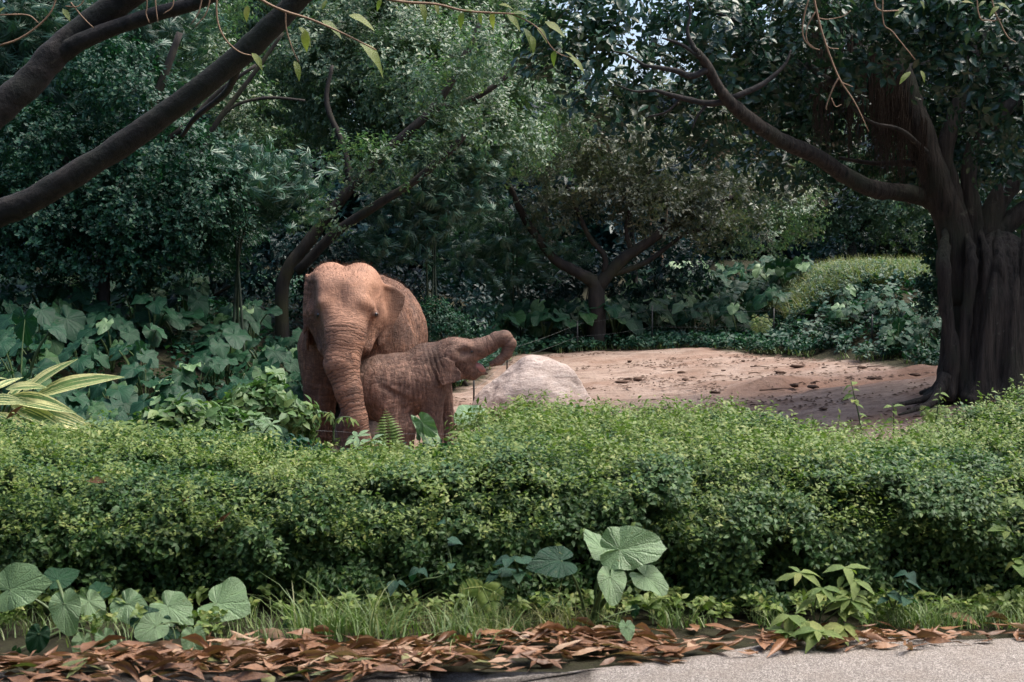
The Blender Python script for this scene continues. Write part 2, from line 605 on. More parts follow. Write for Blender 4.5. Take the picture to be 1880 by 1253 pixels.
def sd_plate(p, o, u, v, poly, h, rnd, bend=0.0):
    """A rounded plate: polygon in the (u, v) plane through o, half thickness h, bent along u."""
    u, v = nrm(u), np.asarray(v, float)
    v = nrm(v - u * np.dot(u, v))
    n = np.cross(u, v)
    q = p - np.array(o, np.float32)
    a, b, w = q @ u.astype(np.float32), q @ v.astype(np.float32), q @ n.astype(np.float32)
    w = w - bend * a * a
    d2 = seg_sd(poly, np.stack([a, b], 1)).astype(np.float32) + rnd
    dw = np.abs(w) - h
    return np.sqrt(np.maximum(d2, 0) ** 2 + np.maximum(dw, 0) ** 2) + np.minimum(np.maximum(d2, dw), 0) - rnd * .5


def smin(a, b, k):
    h = np.clip(.5 + .5 * (b - a) / k, 0, 1)
    return b + (a - b) * h - k * h * (1 - h)


def smax(a, b, k):
    return -smin(-a, -b, k)


def surface_nets(fn, lo, hi, vox):
    lo, hi = np.array(lo, np.float32), np.array(hi, np.float32)
    n = np.ceil((hi - lo) / vox).astype(int) + 1
    ax = [lo[i] + np.arange(n[i], dtype=np.float32) * vox for i in range(3)]
    D = np.empty(n, np.float32)
    for i in range(0, n[0], 24):
        X, Y, Z = np.meshgrid(ax[0][i:i + 24], ax[1], ax[2], indexing='ij')
        D[i:i + 24] = fn(np.stack([X.ravel(), Y.ravel(), Z.ravel()], 1)).reshape(X.shape)
    S = D < 0
    acc = np.zeros((*[k - 1 for k in n], 3), np.float32)
    cnt = np.zeros([k - 1 for k in n], np.float32)
    cor = [(a, b, c) for a in (0, 1) for b in (0, 1) for c in (0, 1)]

    def sub(A, c):
        return A[c[0]:n[0] - 1 + c[0], c[1]:n[1] - 1 + c[1], c[2]:n[2] - 1 + c[2]]
    for c in cor:
        for d in range(3):
            if c[d] == 0:
                e = list(c)
                e[d] = 1
                a, b = sub(D, c), sub(D, e)
                m = sub(S, c) != sub(S, e)
                t = np.where(m, a / np.where(m, a - b, 1), 0)
                cnt += m
                for k in range(3):
                    acc[..., k] += np.where(m, c[k] + (t if k == d else 0), 0)
    act = cnt > 0
    idx = np.full(act.shape, -1, np.int64)
    idx[act] = np.arange(act.sum())
    cell = np.argwhere(act)
    V = lo + vox * (cell + acc[act] / cnt[act][:, None])
    F = []
    for d in range(3):
        u, v = (d + 1) % 3, (d + 2) % 3
        a = [slice(None)] * 3
        b = [slice(None)] * 3
        a[d], b[d] = slice(0, n[d] - 1), slice(1, n[d])
        m = S[tuple(a)] != S[tuple(b)]
        e = np.argwhere(m)
        ok = (e[:, u] > 0) & (e[:, v] > 0) & (e[:, u] < n[u] - 1) & (e[:, v] < n[v] - 1)
        e = e[ok]
        ins = S[tuple(e.T)]
        q = []
        for du, dv in ((-1, -1), (0, -1), (0, 0), (-1, 0)):
            g = e.copy()
            g[:, u] += du
            g[:, v] += dv
            q.append(idx[tuple(g.T)])
        q = np.stack(q, 1)
        q[~ins] = q[~ins][:, ::-1]
        F.append(q)
    F = np.concatenate(F)
    for _ in range(2):                                   # light smoothing
        s = np.zeros_like(V)
        c = np.zeros(len(V), np.float32)
        for k in range(4):
            i, j = F[:, k], F[:, (k + 1) % 4]
            np.add.at(s, i, V[j])
            np.add.at(c, i, 1)
            np.add.at(s, j, V[i])
            np.add.at(c, j, 1)
        V = V * .5 + .5 * s / c[:, None]
    return V, F


def grad(fn, p, e=.01):
    p = np.asarray(p, np.float32)
    return nrm(np.stack([fn(p + np.float32(e) * np.eye(3, dtype=np.float32)[k]) - fn(p - np.float32(e) * np.eye(3, dtype=np.float32)[k]) for k in range(3)], 1))


def chain_param(V, pts, rad):
    """Arc length along a chain and a 0..1 weight for being on it."""
    best = np.full(len(V), 1e9)
    arc = np.zeros(len(V))
    s = 0.0
    for i in range(len(pts) - 1):
        a, b = np.array(pts[i]), np.array(pts[i + 1])
        ba = b - a
        ln = np.linalg.norm(ba)
        t = np.clip(((V - a) @ ba) / (ln * ln), 0, 1)
        d = np.linalg.norm(V - a - t[:, None] * ba, axis=1) / (rad[i] + (rad[i + 1] - rad[i]) * t)
        m = d < best
        best = np.where(m, d, best)
        arc = np.where(m, s + t * ln, arc)
        s += ln
    return arc, 1 - ss(1.05, 1.35, best)


def skin_mat(name, c_dust, c_mid, c_dark, ring, crack_scale, bump):
    m, nt, out = nodes_of(name)
    tc = N(nt, 'TexCoord')
    at = N(nt, 'Attribute', attribute_name='trunk')
    aw = N(nt, 'Attribute', attribute_name='tw')
    afc = N(nt, 'Attribute', attribute_name='face')
    n1 = N(nt, 'TexNoise', i_Scale=3.0, i_Detail=6.0, i_Roughness=.6)
    n2 = N(nt, 'TexNoise', i_Scale=22.0, i_Detail=6.0, i_Roughness=.7)
    for n in (n1, n2):
        L(nt, tc.outputs['Object'], n.inputs['Vector'])
    mp = N(nt, 'Mapping')
    mp.inputs['Scale'].default_value = (13, 13, 2.6)
    L(nt, tc.outputs['Object'], mp.inputs[0])
    n3 = N(nt, 'TexNoise', i_Scale=1.0, i_Detail=5.0, i_Roughness=.6, i_Distortion=.6)
    L(nt, mp.outputs[0], n3.inputs['Vector'])
    wv = N(nt, 'VectorMath', operation='MULTIPLY_ADD')
    L(nt, n1.outputs['Color'], wv.inputs[0])
    wv.inputs[1].default_value = (.2, .2, .2)
    L(nt, tc.outputs['Object'], wv.inputs[2])
    vo = N(nt, 'TexVoronoi', feature='DISTANCE_TO_EDGE', i_Scale=crack_scale)
    mp2 = N(nt, 'Mapping')
    mp2.inputs['Scale'].default_value = (1, 1, 2.2)
    L(nt, wv.outputs[0], mp2.inputs[0])
    L(nt, mp2.outputs[0], vo.inputs['Vector'])
    crack = ramp(nt, vo.outputs['Distance'], [(0.0, 0.0), (.25, 1.0)])
    folds = ramp(nt, n3.outputs[0], [(.36, 1.0), (.49, .0), (.51, .0), (.64, 1.0)])
    mp4 = N(nt, 'Mapping')
    mp4.inputs['Scale'].default_value = (4, 4, 21)
    L(nt, wv.outputs[0], mp4.inputs[0])
    n4 = N(nt, 'TexNoise', i_Scale=1.0, i_Detail=4.0, i_Roughness=.6, i_Distortion=.4)
    L(nt, mp4.outputs[0], n4.inputs['Vector'])
    cross = ramp(nt, n4.outputs[0], [(.40, 1.0), (.495, .0), (.505, .0), (.60, 1.0)])
    n5 = N(nt, 'TexNoise', noise_dimensions='1D', i_Scale=5.0, i_Detail=3.0)
    L(nt, at.outputs['Fac'], n5.inputs['W'])
    ph = mth(nt, 'ADD', mth(nt, 'MULTIPLY', at.outputs['Fac'], ring), mth(nt, 'ADD', mth(nt, 'MULTIPLY', n1.outputs[0], 4.0), mth(nt, 'MULTIPLY', n5.outputs[0], ring * .22)))
    ph = mth(nt, 'ADD', ph, mth(nt, 'MULTIPLY', n2.outputs[0], .9))
    rg = mth(nt, 'ABSOLUTE', mth(nt, 'SUBTRACT', mth(nt, 'FRACT', ph), .5))
    rings = ramp(nt, rg, [(0.0, 0.0), (.22, 1.0)])
    tw = aw.outputs['Fac']
    body = mth(nt, 'ADD', mth(nt, 'MULTIPLY', folds, .6), mth(nt, 'MULTIPLY', cross, .28))
    body = mth(nt, 'ADD', body, mth(nt, 'MULTIPLY', crack, .14))
    body = mth(nt, 'ADD', mth(nt, 'MULTIPLY', body, mth(nt, 'SUBTRACT', 1.0, mth(nt, 'MULTIPLY', afc.outputs['Fac'], .7))), mth(nt, 'MULTIPLY', afc.outputs['Fac'], .7))
    trk = mth(nt, 'ADD', mth(nt, 'MULTIPLY', rings, .6), mth(nt, 'MULTIPLY', cross, .3))
    hgt = mth(nt, 'ADD', mth(nt, 'MULTIPLY', body, mth(nt, 'SUBTRACT', 1.0, tw)), mth(nt, 'MULTIPLY', trk, tw))
    hgt2 = mth(nt, 'ADD', hgt, mth(nt, 'MULTIPLY', n2.outputs[0], .25))
    n6 = N(nt, 'TexNoise', i_Scale=1.6, i_Detail=7.0, i_Roughness=.68, i_Distortion=.5)
    L(nt, tc.outputs['Object'], n6.inputs['Vector'])
    col = ramp(nt, n1.outputs[0], [(.30, c_dark), (.47, c_mid), (.64, c_dust)])
    grey = tuple(.55 * x + .45 * y for x, y in zip(c_dark, (.075, .062, .058)))
    col = mixc(nt, ramp(nt, n6.outputs[0], [(.46, 0.0), (.62, .75)]), col, grey)
    col = mixc(nt, mth(nt, 'MULTIPLY', afc.outputs['Fac'], .45), col, c_dust)
    col = mixc(nt, .35, col, ramp(nt, n2.outputs[0], [(.35, c_dark), (.65, c_dust)]))
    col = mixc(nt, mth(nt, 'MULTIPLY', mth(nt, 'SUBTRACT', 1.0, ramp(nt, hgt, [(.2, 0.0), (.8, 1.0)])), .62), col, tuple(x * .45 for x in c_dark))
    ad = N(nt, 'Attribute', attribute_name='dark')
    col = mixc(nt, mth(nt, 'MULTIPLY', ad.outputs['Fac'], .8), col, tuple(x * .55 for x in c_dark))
    b = N(nt, 'BsdfPrincipled', i_Roughness=.72)
    b.inputs['Specular IOR Level'].default_value = .35
    L(nt, col, b.inputs['Base Color'])
    bp = N(nt, 'Bump', i_Strength=.8, i_Distance=bump)
    L(nt, hgt2, bp.inputs['Height'])
    L(nt, bp.outputs[0], b.inputs['Normal'])
    L(nt, b.outputs[0], out.inputs['Surface'])
    return m


EO = np.array(P(640, 495, 16.5))          # the elephants' shared reference point
EO[2] = CAMZ - 2.28                        # ground under their feet


def ball(c, r, nu=14, nv=9):
    V, F = [], []
    for j in range(nv + 1):
        t = math.pi * j / nv
        for i in range(nu):
            a = 2 * math.pi * i / nu
            V.append((c[0] + r * math.sin(t) * math.cos(a), c[1] + r * math.sin(t) * math.sin(a), c[2] + r * math.cos(t)))
    for j in range(nv):
        for i in range(nu):
            a, b = j * nu + i, j * nu + (i + 1) % nu
            F.append((a, a + nu, b + nu, b))
    return np.array(V), F


def hair_mesh(name, pts, nrmls, ln, mat, lean):
    g = Geo()
    for p, n in zip(pts, nrmls):
        d = nrm(n + rng.normal(0, .35, 3) + np.array(lean))
        l = ln * rng.uniform(.5, 1.2)
        s = nrm(np.cross(d, rng.normal(0, 1, 3))) * .0013
        g.add([p - s, p + s, p + d * l], [(0, 1, 2)])
    return g.mesh(name, mat)


def march_y(fn, x, z, y0=-1.5, y1=1.5):
    ys = np.linspace(y0, y1, 1500, dtype=np.float32)
    d = fn(np.stack([np.full_like(ys, x), ys, np.full_like(ys, z)], 1))
    k = np.argmax(d < 0)
    return float(ys[k])


M_EYE = plain_mat('dark_eye', (.012, .007, .005), .12, .8)
M_HAIR = plain_mat('wiry_hair', (.10, .05, .03), .7)
M_MOUTH = plain_mat('pink_mouth', (.46, .20, .16), .4)

M_TRUNK = [(0.01, -.36, 1.60), (0.0, -.42, 1.45), (-.03, -.50, 1.22), (.055, -.56, .915), (.135, -.58, .61), (.23, -.58, .31), (.29, -.62, .09)]
M_TRAD = [.225, .205, .195, .152, .130, .095, .07]


def sd_mother(p):
    p = np.asarray(p, np.float32)
    d = sd_ell(p, (-.22, .14, 2.03), (.30, .40, .335))
    d = smin(d, sd_ell(p, (.11, .14, 2.03), (.28, .40, .33)), .07)
    d = smin(d, sd_ell(p, (-.05, -.16, 1.90), (.36, .27, .30)), .16)
    d = smin(d, sd_cone(p, (-.05, -.06, 1.86), (-.01, -.36, 1.55), .36, .25), .14)
    d = smin(d, sd_cone(p, (-.32, .15, 1.78), (-.24, -.12, 1.44), .23, .15), .14)
    d = smin(d, sd_cone(p, (.22, .12, 1.72), (.14, -.1, 1.42), .20, .15), .14)
    d = smin(d, sd_cone(p, (-.2, -.1, 1.46), (-.10, -.26, 1.22), .16, .09), .12)
    # brow ridges and the hollow above the eyes
    d = smin(d, sd_cone(p, (-.24, -.36, 1.90), (-.32, -.27, 1.86), .075, .055), .06)
    d = smin(d, sd_cone(p, (.17, -.34, 1.91), (.30, -.24, 1.86), .085, .06), .06)
    d = smin(d, sd_cone(p, (-.16, -.40, 1.30), (-.19, -.36, 1.20), .07, .05), .05)
    d = smin(d, sd_cone(p, (.10, -.40, 1.30), (.13, -.36, 1.20), .07, .05), .05)
    d = smax(d, -sd_ell(p, (-.385, -.33, 1.76), (.10, .13, .13)), .08)
    d = smax(d, -sd_ell(p, (.37, -.24, 1.745), (.06, .10, .09)), .07)
    d = smax(d, -sd_ell(p, (-.47, -.25, 2.0), (.12, .19, .17)), .12)
    d = smax(d, -sd_ell(p, (-.46, -.36, 1.50), (.20, .30, .26)), .10)
    d = smax(d, -sd_ell(p, (.42, -.28, 1.52), (.17, .26, .24)), .08)
    d = smax(d, -sd_ell(p, (.40, -.26, 2.0), (.09, .15, .14)), .10)
    d = smax(d, -sd_ell(p, (-.05, -.52, 2.03), (.08, .12, .18)), .12)
    d = smax(d, -sd_cone(p, (-.06, -.1, 2.40), (-.05, .45, 2.42), .04, .06), .07)
    d = smin(d, sd_ell(p, (-.305, -.205, 1.755), (.06, .06, .05)), .025)
    d = smin(d, sd_ell(p, (.315, -.20, 1.768), (.060, .062, .050)), .03)
    for i in range(len(M_TRUNK) - 1):
        d = smin(d, sd_cone(p, M_TRUNK[i], M_TRUNK[i + 1], M_TRAD[i], M_TRAD[i + 1]), .05)
    # neck, barrel, hips
    b = sd_cone(p, (-.02, .45, 1.72), (.05, .9, 1.62), .46, .58)
    b = smin(b, sd_ell(p, (-.06, .85, 1.38), (.59, .60, .70)), .2)
    b = smin(b, sd_ell(p, (.12, 1.72, 1.42), (.69, 1.2, .79)), .2)
    b = smin(b, sd_ell(p, (.10, 2.6, 1.32), (.54, .6, .68)), .2)
    b = smin(b, sd_cone(p, (.08, .9, 1.96), (.10, 2.0, 1.97), .12, .13), .2)
    # legs
    b = smin(b, sd_cone(p, (-.40, .62, 1.3), (-.43, .60, .62), .29, .185), .16)
    b = smin(b, sd_cone(p, (-.43, .60, .62), (-.43, .57, .08), .185, .185), .06)
    b = smin(b, sd_cone(p, (.42, .9, 1.3), (.44, .95, .62), .29, .185), .16)
    b = smin(b, sd_cone(p, (.44, .95, .62), (.44, .92, .08), .185, .185), .06)
    for sx in (-.26, .44):
        b = smin(b, sd_cone(p, (sx, 2.6, 1.2), (sx, 2.5, .6), .33, .20), .16)
        b = smin(b, sd_cone(p, (sx, 2.5, .6), (sx, 2.58, .08), .20, .19), .06)
    b = smin(b, sd_cone(p, (.10, 3.1, 1.6), (.10, 3.3, .9), .07, .035), .06)
    d = smin(d, b, .12)
    # ears: the right one hangs open with its upper rim folded over, the left one is seen edge on
    e = sd_plate(p, (.33, .13, 1.72), (.60, .80, -.06), (0.05, 0, 1), [(0, -.36), (.0, .36), (.20, .39), (.41, .29), (.39, .14), (.27, -.06), (.14, -.34)], .010, .02, .35)
    e = smin(e, sd_cone(p, (.37, .12, 2.10), (.58, .44, 2.01), .030, .024), .03)
    d = smin(d, e, .03)
    e = sd_plate(p, (-.50, .12, 1.72), (-.12, 1.0, -.06), (0, 0, 1), [(0, -.25), (-.03, .45), (.15, .50), (.42, .38), (.45, .05), (.25, -.30), (.10, -.42)], .012, .02, .1)
    e = smin(e, sd_cone(p, (-.50, .08, 2.20), (-.52, .02, 1.55), .03, .03), .03)
    d = smin(d, e, .03)
    return np.maximum(d, -p[:, 2])


C_TRUNK = [(1.52, -.05, 1.37), (1.63, -.05, 1.41), (1.72, -.05, 1.47), (1.81, -.05, 1.49), (1.865, -.05, 1.42), (1.835, -.05, 1.31), (1.75, -.05, 1.225), (1.66, -.05, 1.185)]
C_TRAD = [.118, .102, .090, .085, .078, .064, .051, .034]


def sd_calf(p):
    p = np.asarray(p, np.float32)
    d = sd_ell(p, (.34, -.02, .895), (.37, .36, .375))
    d = smin(d, sd_ell(p, (.62, -.02, .975), (.46, .37, .335)), .14)
    d = smin(d, sd_ell(p, (.90, -.02, 1.05), (.26, .31, .34)), .14)
    d = smin(d, sd_cone(p, (.95, -.02, 1.20), (1.18, -.03, 1.27), .235, .19), .10)
    d = smin(d, sd_ell(p, (.68, -.04, .86), (.36, .32, .25)), .10)
    # head
    h = sd_ell(p, (1.235, -.04, 1.285), (.215, .225, .20))
    h = smin(h, sd_cone(p, (1.24, -.04, 1.27), (1.50, -.05, 1.355), .205, .128), .08)
    h = smin(h, sd_cone(p, (1.28, -.04, 1.15), (1.44, -.05, 1.09), .16, .10), .07)
    h = smin(h, sd_cone(p, (1.42, -.05, 1.10), (1.60, -.05, 1.075), .075, .020), .04)
    h = smin(h, sd_cone(p, (1.38, -.20, 1.40), (1.45, -.15, 1.38), .035, .03), .06)
    h = smax(h, -sd_cone(p, (1.46, -.05, 1.19), (1.66, -.05, 1.20), .035, .075), .03)
    h = smax(h, -sd_ell(p, (1.33, -.25, 1.33), (.06, .05, .04)), .06)
    d = smin(d, h, .08)
    for i in range(len(C_TRUNK) - 1):
        d = smin(d, sd_cone(p, C_TRUNK[i], C_TRUNK[i + 1], C_TRAD[i], C_TRAD[i + 1]), .025)
    # legs
    d = smin(d, sd_cone(p, (.44, -.17, .82), (.60, -.21, .47), .26, .19), .09)
    d = smin(d, sd_cone(p, (.60, -.21, .47), (.58, -.18, .06), .185, .165), .05)
    d = smin(d, sd_cone(p, (.16, .12, .80), (-.02, .06, .45), .24, .14), .10)
    d = smin(d, sd_cone(p, (-.02, .06, .45), (-.01, .06, .06), .135, .14), .05)
    d = smin(d, sd_cone(p, (.93, -.14, .95), (.98, -.18, .52), .19, .125), .08)
    d = smin(d, sd_cone(p, (.98, -.18, .52), (1.0, -.17, .06), .12, .125), .04)
    d = smin(d, sd_cone(p, (1.02, .16, .92), (1.11, .18, .52), .17, .115), .08)
    d = smin(d, sd_cone(p, (1.11, .18, .52), (1.12, .18, .06), .11, .12), .04)
    # skin fold from the thigh to the belly
    d = smax(d, -sd_cone(p, (.42, -.43, .95), (.80, -.40, .72), .02, .035), .04)
    # near ear, hanging, its free rim lifted towards the viewer
    ear = [(-.06, .085), (-.145, .02), (-.165, -.08), (-.13, -.20), (-.07, -.285), (.07, -.235), (.145, -.20), (.155, -.12), (.07, .01)]
    e = sd_plate(p, (1.17, -.285, 1.215), (1, .10, 0), (0, .10, 1), ear, .007, .014, 1.3)
    d = smin(d, e, .012)
    e = sd_plate(p, (1.16, .21, 1.215), (1, -.32, 0), (0, -.08, 1), ear, .007, .014, .5)
    d = smin(d, e, .022)
    return np.maximum(d, -p[:, 2])


def build_elephant(name, fn, lo, hi, vox, trunk, trad, mat, label, eyes, facef, hairf, hair_n, hair_len, base, foldf, darkf):
    V, F = surface_nets(fn, lo, hi, vox)
    arc, tw = chain_param(V, trunk, trad)
    face = facef(V)
    G = grad(fn, V)
    p = V.astype(float)
    rp = p @ np.array([[.92, .30, .25], [-.33, .94, .08], [-.21, -.16, .96]]) + .12 * np.stack([vnoise(p * 2.5, 17), vnoise(p * 2.5, 18), vnoise(p * 2.5, 19)], 1)
    # real relief: trunk rings and loose folds
    V2 = p + G * ((.0025 * np.sin(arc * 2 * math.pi * 15 + 1.5 * vnoise(p * 5, 3)) * tw * (vox / .02))[:, None]
                  + ((.010 * vnoise(p * np.array([9, 9, 3.5]), 5) - .014 * (1 - np.abs(vnoise(rp * np.array([8.5, 6, 1.8]), 15))) ** 6 - .007 * (1 - np.abs(vnoise(rp * np.array([4, 4, 14]), 16))) ** 6) * (1 - tw) * (1 - face) * (vox / .02))[:, None])
    if foldf is not None:
        V2 = V2 - G * foldf(p)[:, None]
    o = thing(name, EO + np.array(base), label, 'elephant')
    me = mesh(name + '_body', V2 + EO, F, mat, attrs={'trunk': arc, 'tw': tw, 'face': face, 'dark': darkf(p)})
    put('body', me, o)
    for ex, ez, r in eyes:
        y = march_y(fn, ex, ez)
        ve, fe = ball(EO + np.array([ex, y + r * .93, ez]), r)
        put('eye', mesh('eye', ve, fe, M_EYE), o)
    w = hairf(V, G)
    k = rng.choice(len(V), hair_n, p=w / w.sum())
    put('hair', hair_mesh('hair', V2[k] + EO, G[k], hair_len, M_HAIR, (0, 0, .5)), o, kind='stuff')
    return o


skin_m = skin_mat('reddish_dusty_skin', (.44, .235, .150), (.26, .122, .074), (.115, .060, .044), 22.0, 34.0, .022)
skin_c = skin_mat('brown_grey_skin', (.43, .250, .175), (.265, .140, .094), (.12, .070, .053), 46.0, 48.0, .015)


def face_m(V):
    return (ss(.45, .30, V[:, 1]) * ss(1.5, 1.75, V[:, 2]) * ss(-.42, -.30, V[:, 0])).astype(np.float32)


def groove(ph, w=.16):
    f = np.abs(ph - np.floor(ph) - .5)
    return np.exp(-((.5 - f) / w) ** 2)


def fold_c(p):
    x, y, z = p.T
    wob = .35 * vnoise(p * 6, 33)
    neck = np.exp(-(((x - 1.0 - .25 * (1.2 - z)) / .13) ** 2 + ((z - 1.18) / .20) ** 2))
    flank = np.exp(-(((x - .78) / .13) ** 2 + ((z - .88) / .22) ** 2))
    leg = np.exp(-(((x - .97) / .10) ** 2 + ((z - .62) / .20) ** 2))
    thigh = np.exp(-(((x - .52) / .17) ** 2 + ((z - .55) / .20) ** 2))
    return (.017 * neck * groove((x + .35 * z) / .058 + wob) + .014 * flank * groove((x + .10 * z) / .050 + wob) + .007 * leg * groove((z + .9 * x) / .045 + wob)
            + .008 * thigh * groove((z - .25 * x) / .052 + 1.3 * wob) + .006 * groove((x - .3 * z) / .11 + 2.2 * wob, .12) * (z < 1.25) * (x < 1.1))


def fold_m(p):
    x, y, z = p.T
    wob = .5 * vnoise(p * 3.5, 34)
    flank = ss(.6, .9, y) * ss(.15, .3, x)
    brow = np.exp(-(((x - .22) / .12) ** 2 + ((z - 1.74) / .10) ** 2)) + np.exp(-(((x + .22) / .10) ** 2 + ((z - 1.72) / .10) ** 2))
    leg = (x < -.1) * (y > .2) * ss(1.2, .9, z)
    return .016 * flank * groove((x * .7 + y * .7 + .15 * z) / .085 + wob) + .008 * brow * (y < 0) * groove((z + .4 * np.abs(x)) / .04 + wob) + .008 * leg * groove((z + .2 * x) / .07 + 1.5 * wob)


def gs(p, c, r):
    return np.exp(-(((p - np.array(c)) / np.array(r)) ** 2).sum(1))


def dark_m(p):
    # darker hide with shade painted in: eye rims, open ear, left cheek, temple, crown
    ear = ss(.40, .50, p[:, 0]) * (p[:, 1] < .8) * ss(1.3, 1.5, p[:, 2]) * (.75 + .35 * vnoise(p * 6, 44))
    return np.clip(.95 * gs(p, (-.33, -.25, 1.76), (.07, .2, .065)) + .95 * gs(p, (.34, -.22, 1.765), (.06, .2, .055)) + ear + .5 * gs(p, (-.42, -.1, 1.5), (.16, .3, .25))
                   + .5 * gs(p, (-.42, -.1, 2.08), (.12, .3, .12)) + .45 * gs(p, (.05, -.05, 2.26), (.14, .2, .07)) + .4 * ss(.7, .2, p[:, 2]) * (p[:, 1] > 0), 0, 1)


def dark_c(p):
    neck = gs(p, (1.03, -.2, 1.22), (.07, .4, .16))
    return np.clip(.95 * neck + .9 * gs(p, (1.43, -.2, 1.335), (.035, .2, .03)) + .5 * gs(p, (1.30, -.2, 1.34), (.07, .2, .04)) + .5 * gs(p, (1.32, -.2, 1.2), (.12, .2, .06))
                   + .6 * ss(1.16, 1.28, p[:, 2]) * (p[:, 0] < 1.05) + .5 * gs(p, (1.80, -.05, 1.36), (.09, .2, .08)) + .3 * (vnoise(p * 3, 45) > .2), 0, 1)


def face_c(V):
    return (ss(1.18, 1.3, V[:, 0]) * ss(1.15, 1.25, V[:, 2]) * .45).astype(np.float32)


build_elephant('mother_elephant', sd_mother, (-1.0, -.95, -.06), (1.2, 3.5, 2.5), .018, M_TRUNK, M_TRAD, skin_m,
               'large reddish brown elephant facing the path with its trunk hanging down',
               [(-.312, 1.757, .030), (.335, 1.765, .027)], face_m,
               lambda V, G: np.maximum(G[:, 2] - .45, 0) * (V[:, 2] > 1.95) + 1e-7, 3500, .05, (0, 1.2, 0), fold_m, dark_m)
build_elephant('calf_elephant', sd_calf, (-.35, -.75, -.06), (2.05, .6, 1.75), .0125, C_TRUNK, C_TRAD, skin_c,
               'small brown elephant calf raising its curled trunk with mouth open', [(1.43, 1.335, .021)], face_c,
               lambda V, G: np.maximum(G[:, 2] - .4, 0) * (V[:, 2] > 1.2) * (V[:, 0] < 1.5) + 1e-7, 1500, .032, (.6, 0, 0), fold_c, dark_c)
_calf = bpy.data.objects['calf_elephant']
V, F = tube(*catmull([EO + np.array(q) for q in ((1.44, -.06, 1.155), (1.50, -.065, 1.15), (1.545, -.065, 1.125), (1.585, -.06, 1.098))], [.05, .052, .04, .012], 4), n=10)
put('tongue', mesh('tongue', V, F, M_MOUTH), _calf)


# ------------------------------------------------------------------ boulder
def build_boulder():
    c = P(980, 700, 18.6)
    base = np.array([c[0], c[1], gz(c[0], c[1]) - .05])
    H = P(970, 655, 18.6)[2] - base[2]
    k = ppm(18.6)

    def fn(p):
        p = np.asarray(p, np.float32)
        d = sd_ell(p, (-.02, 0, .02), (.74, .62, H * .98))
        d = smin(d, sd_ell(p, (-.45, .02, -.12), (.42, .5, .42)), .12)
        d = smin(d, sd_ell(p, (.5, .02, -.1), (.42, .5, .40)), .10)
        d = smin(d, sd_ell(p, (-.06, 0, H * .52), (.46, .42, H * .44)), .10)
        n = np.array([.72, -.55, .42], np.float32)
        d = smax(d, p @ (n / np.linalg.norm(n)) - .58, .08)
        n = np.array([-.78, -.25, .58], np.float32)
        d = smax(d, p @ (n / np.linalg.norm(n)) - .60, .05)
        q = p.astype(float)
        return d + (.045 * vnoise(q * 3.0, 8) + .02 * vnoise(q * 8, 9) + .008 * vnoise(q * 19, 10)).astype(np.float32)
    V, F = surface_nets(fn, (-1.1, -.95, -.35), (1.15, .95, H + .15), .022)
    m, nt, out = nodes_of('pale_granite')
    tc = N(nt, 'TexCoord')
    n1 = N(nt, 'TexNoise', i_Scale=4.0, i_Detail=10.0, i_Roughness=.7)
    n2 = N(nt, 'TexNoise', i_Scale=40.0, i_Detail=6.0, i_Roughness=.7)
    n3 = N(nt, 'TexNoise', i_Scale=2.0, i_Detail=5.0)
    mp = N(nt, 'Mapping')
    mp.inputs['Rotation'].default_value = (0, .5, 0)
    mp.inputs['Scale'].default_value = (1.2, 1.2, 4)
    L(nt, tc.outputs['Object'], mp.inputs[0])
    L(nt, mp.outputs[0], n1.inputs['Vector'])
    L(nt, tc.outputs['Object'], n2.inputs['Vector'])
    L(nt, tc.outputs['Object'], n3.inputs['Vector'])
    sp = N(nt, 'SeparateXYZ')
    L(nt, tc.outputs['Object'], sp.inputs[0])
    c0 = ramp(nt, n1.outputs[0], [(.3, (.27, .195, .16)), (.5, (.55, .425, .36)), (.7, (.70, .60, .54))])
    stain = mth(nt, 'ADD', mth(nt, 'MULTIPLY', sp.outputs[2], -1.5), mth(nt, 'ADD', n3.outputs[0], .35))
    c0 = mixc(nt, ramp(nt, stain, [(.15, 0.0), (.75, .8)]), c0, (.34, .17, .10))
    c0 = mixc(nt, .4, c0, ramp(nt, n2.outputs[0], [(.35, (.14, .11, .10)), (.6, (.55, .47, .43))]))
    b = N(nt, 'BsdfPrincipled', i_Roughness=.85)
    L(nt, c0, b.inputs['Base Color'])
    bp = N(nt, 'Bump', i_Strength=.9, i_Distance=.04)
    L(nt, mth(nt, 'ADD', n1.outputs[0], mth(nt, 'MULTIPLY', n2.outputs[0], .4)), bp.inputs['Height'])
    L(nt, bp.outputs[0], b.inputs['Normal'])
    L(nt, b.outputs[0], out.inputs['Surface'])
    me = mesh('boulder', V, F, m)
    o = put('boulder', me, M=Matrix.Translation(Vector(base.tolist())) @ Matrix.Diagonal((1.16, 1.1, .98, 1)))
    setp(o, 'large pale granite boulder with rust stained flank in front of the calf', 'boulder')


build_boulder()


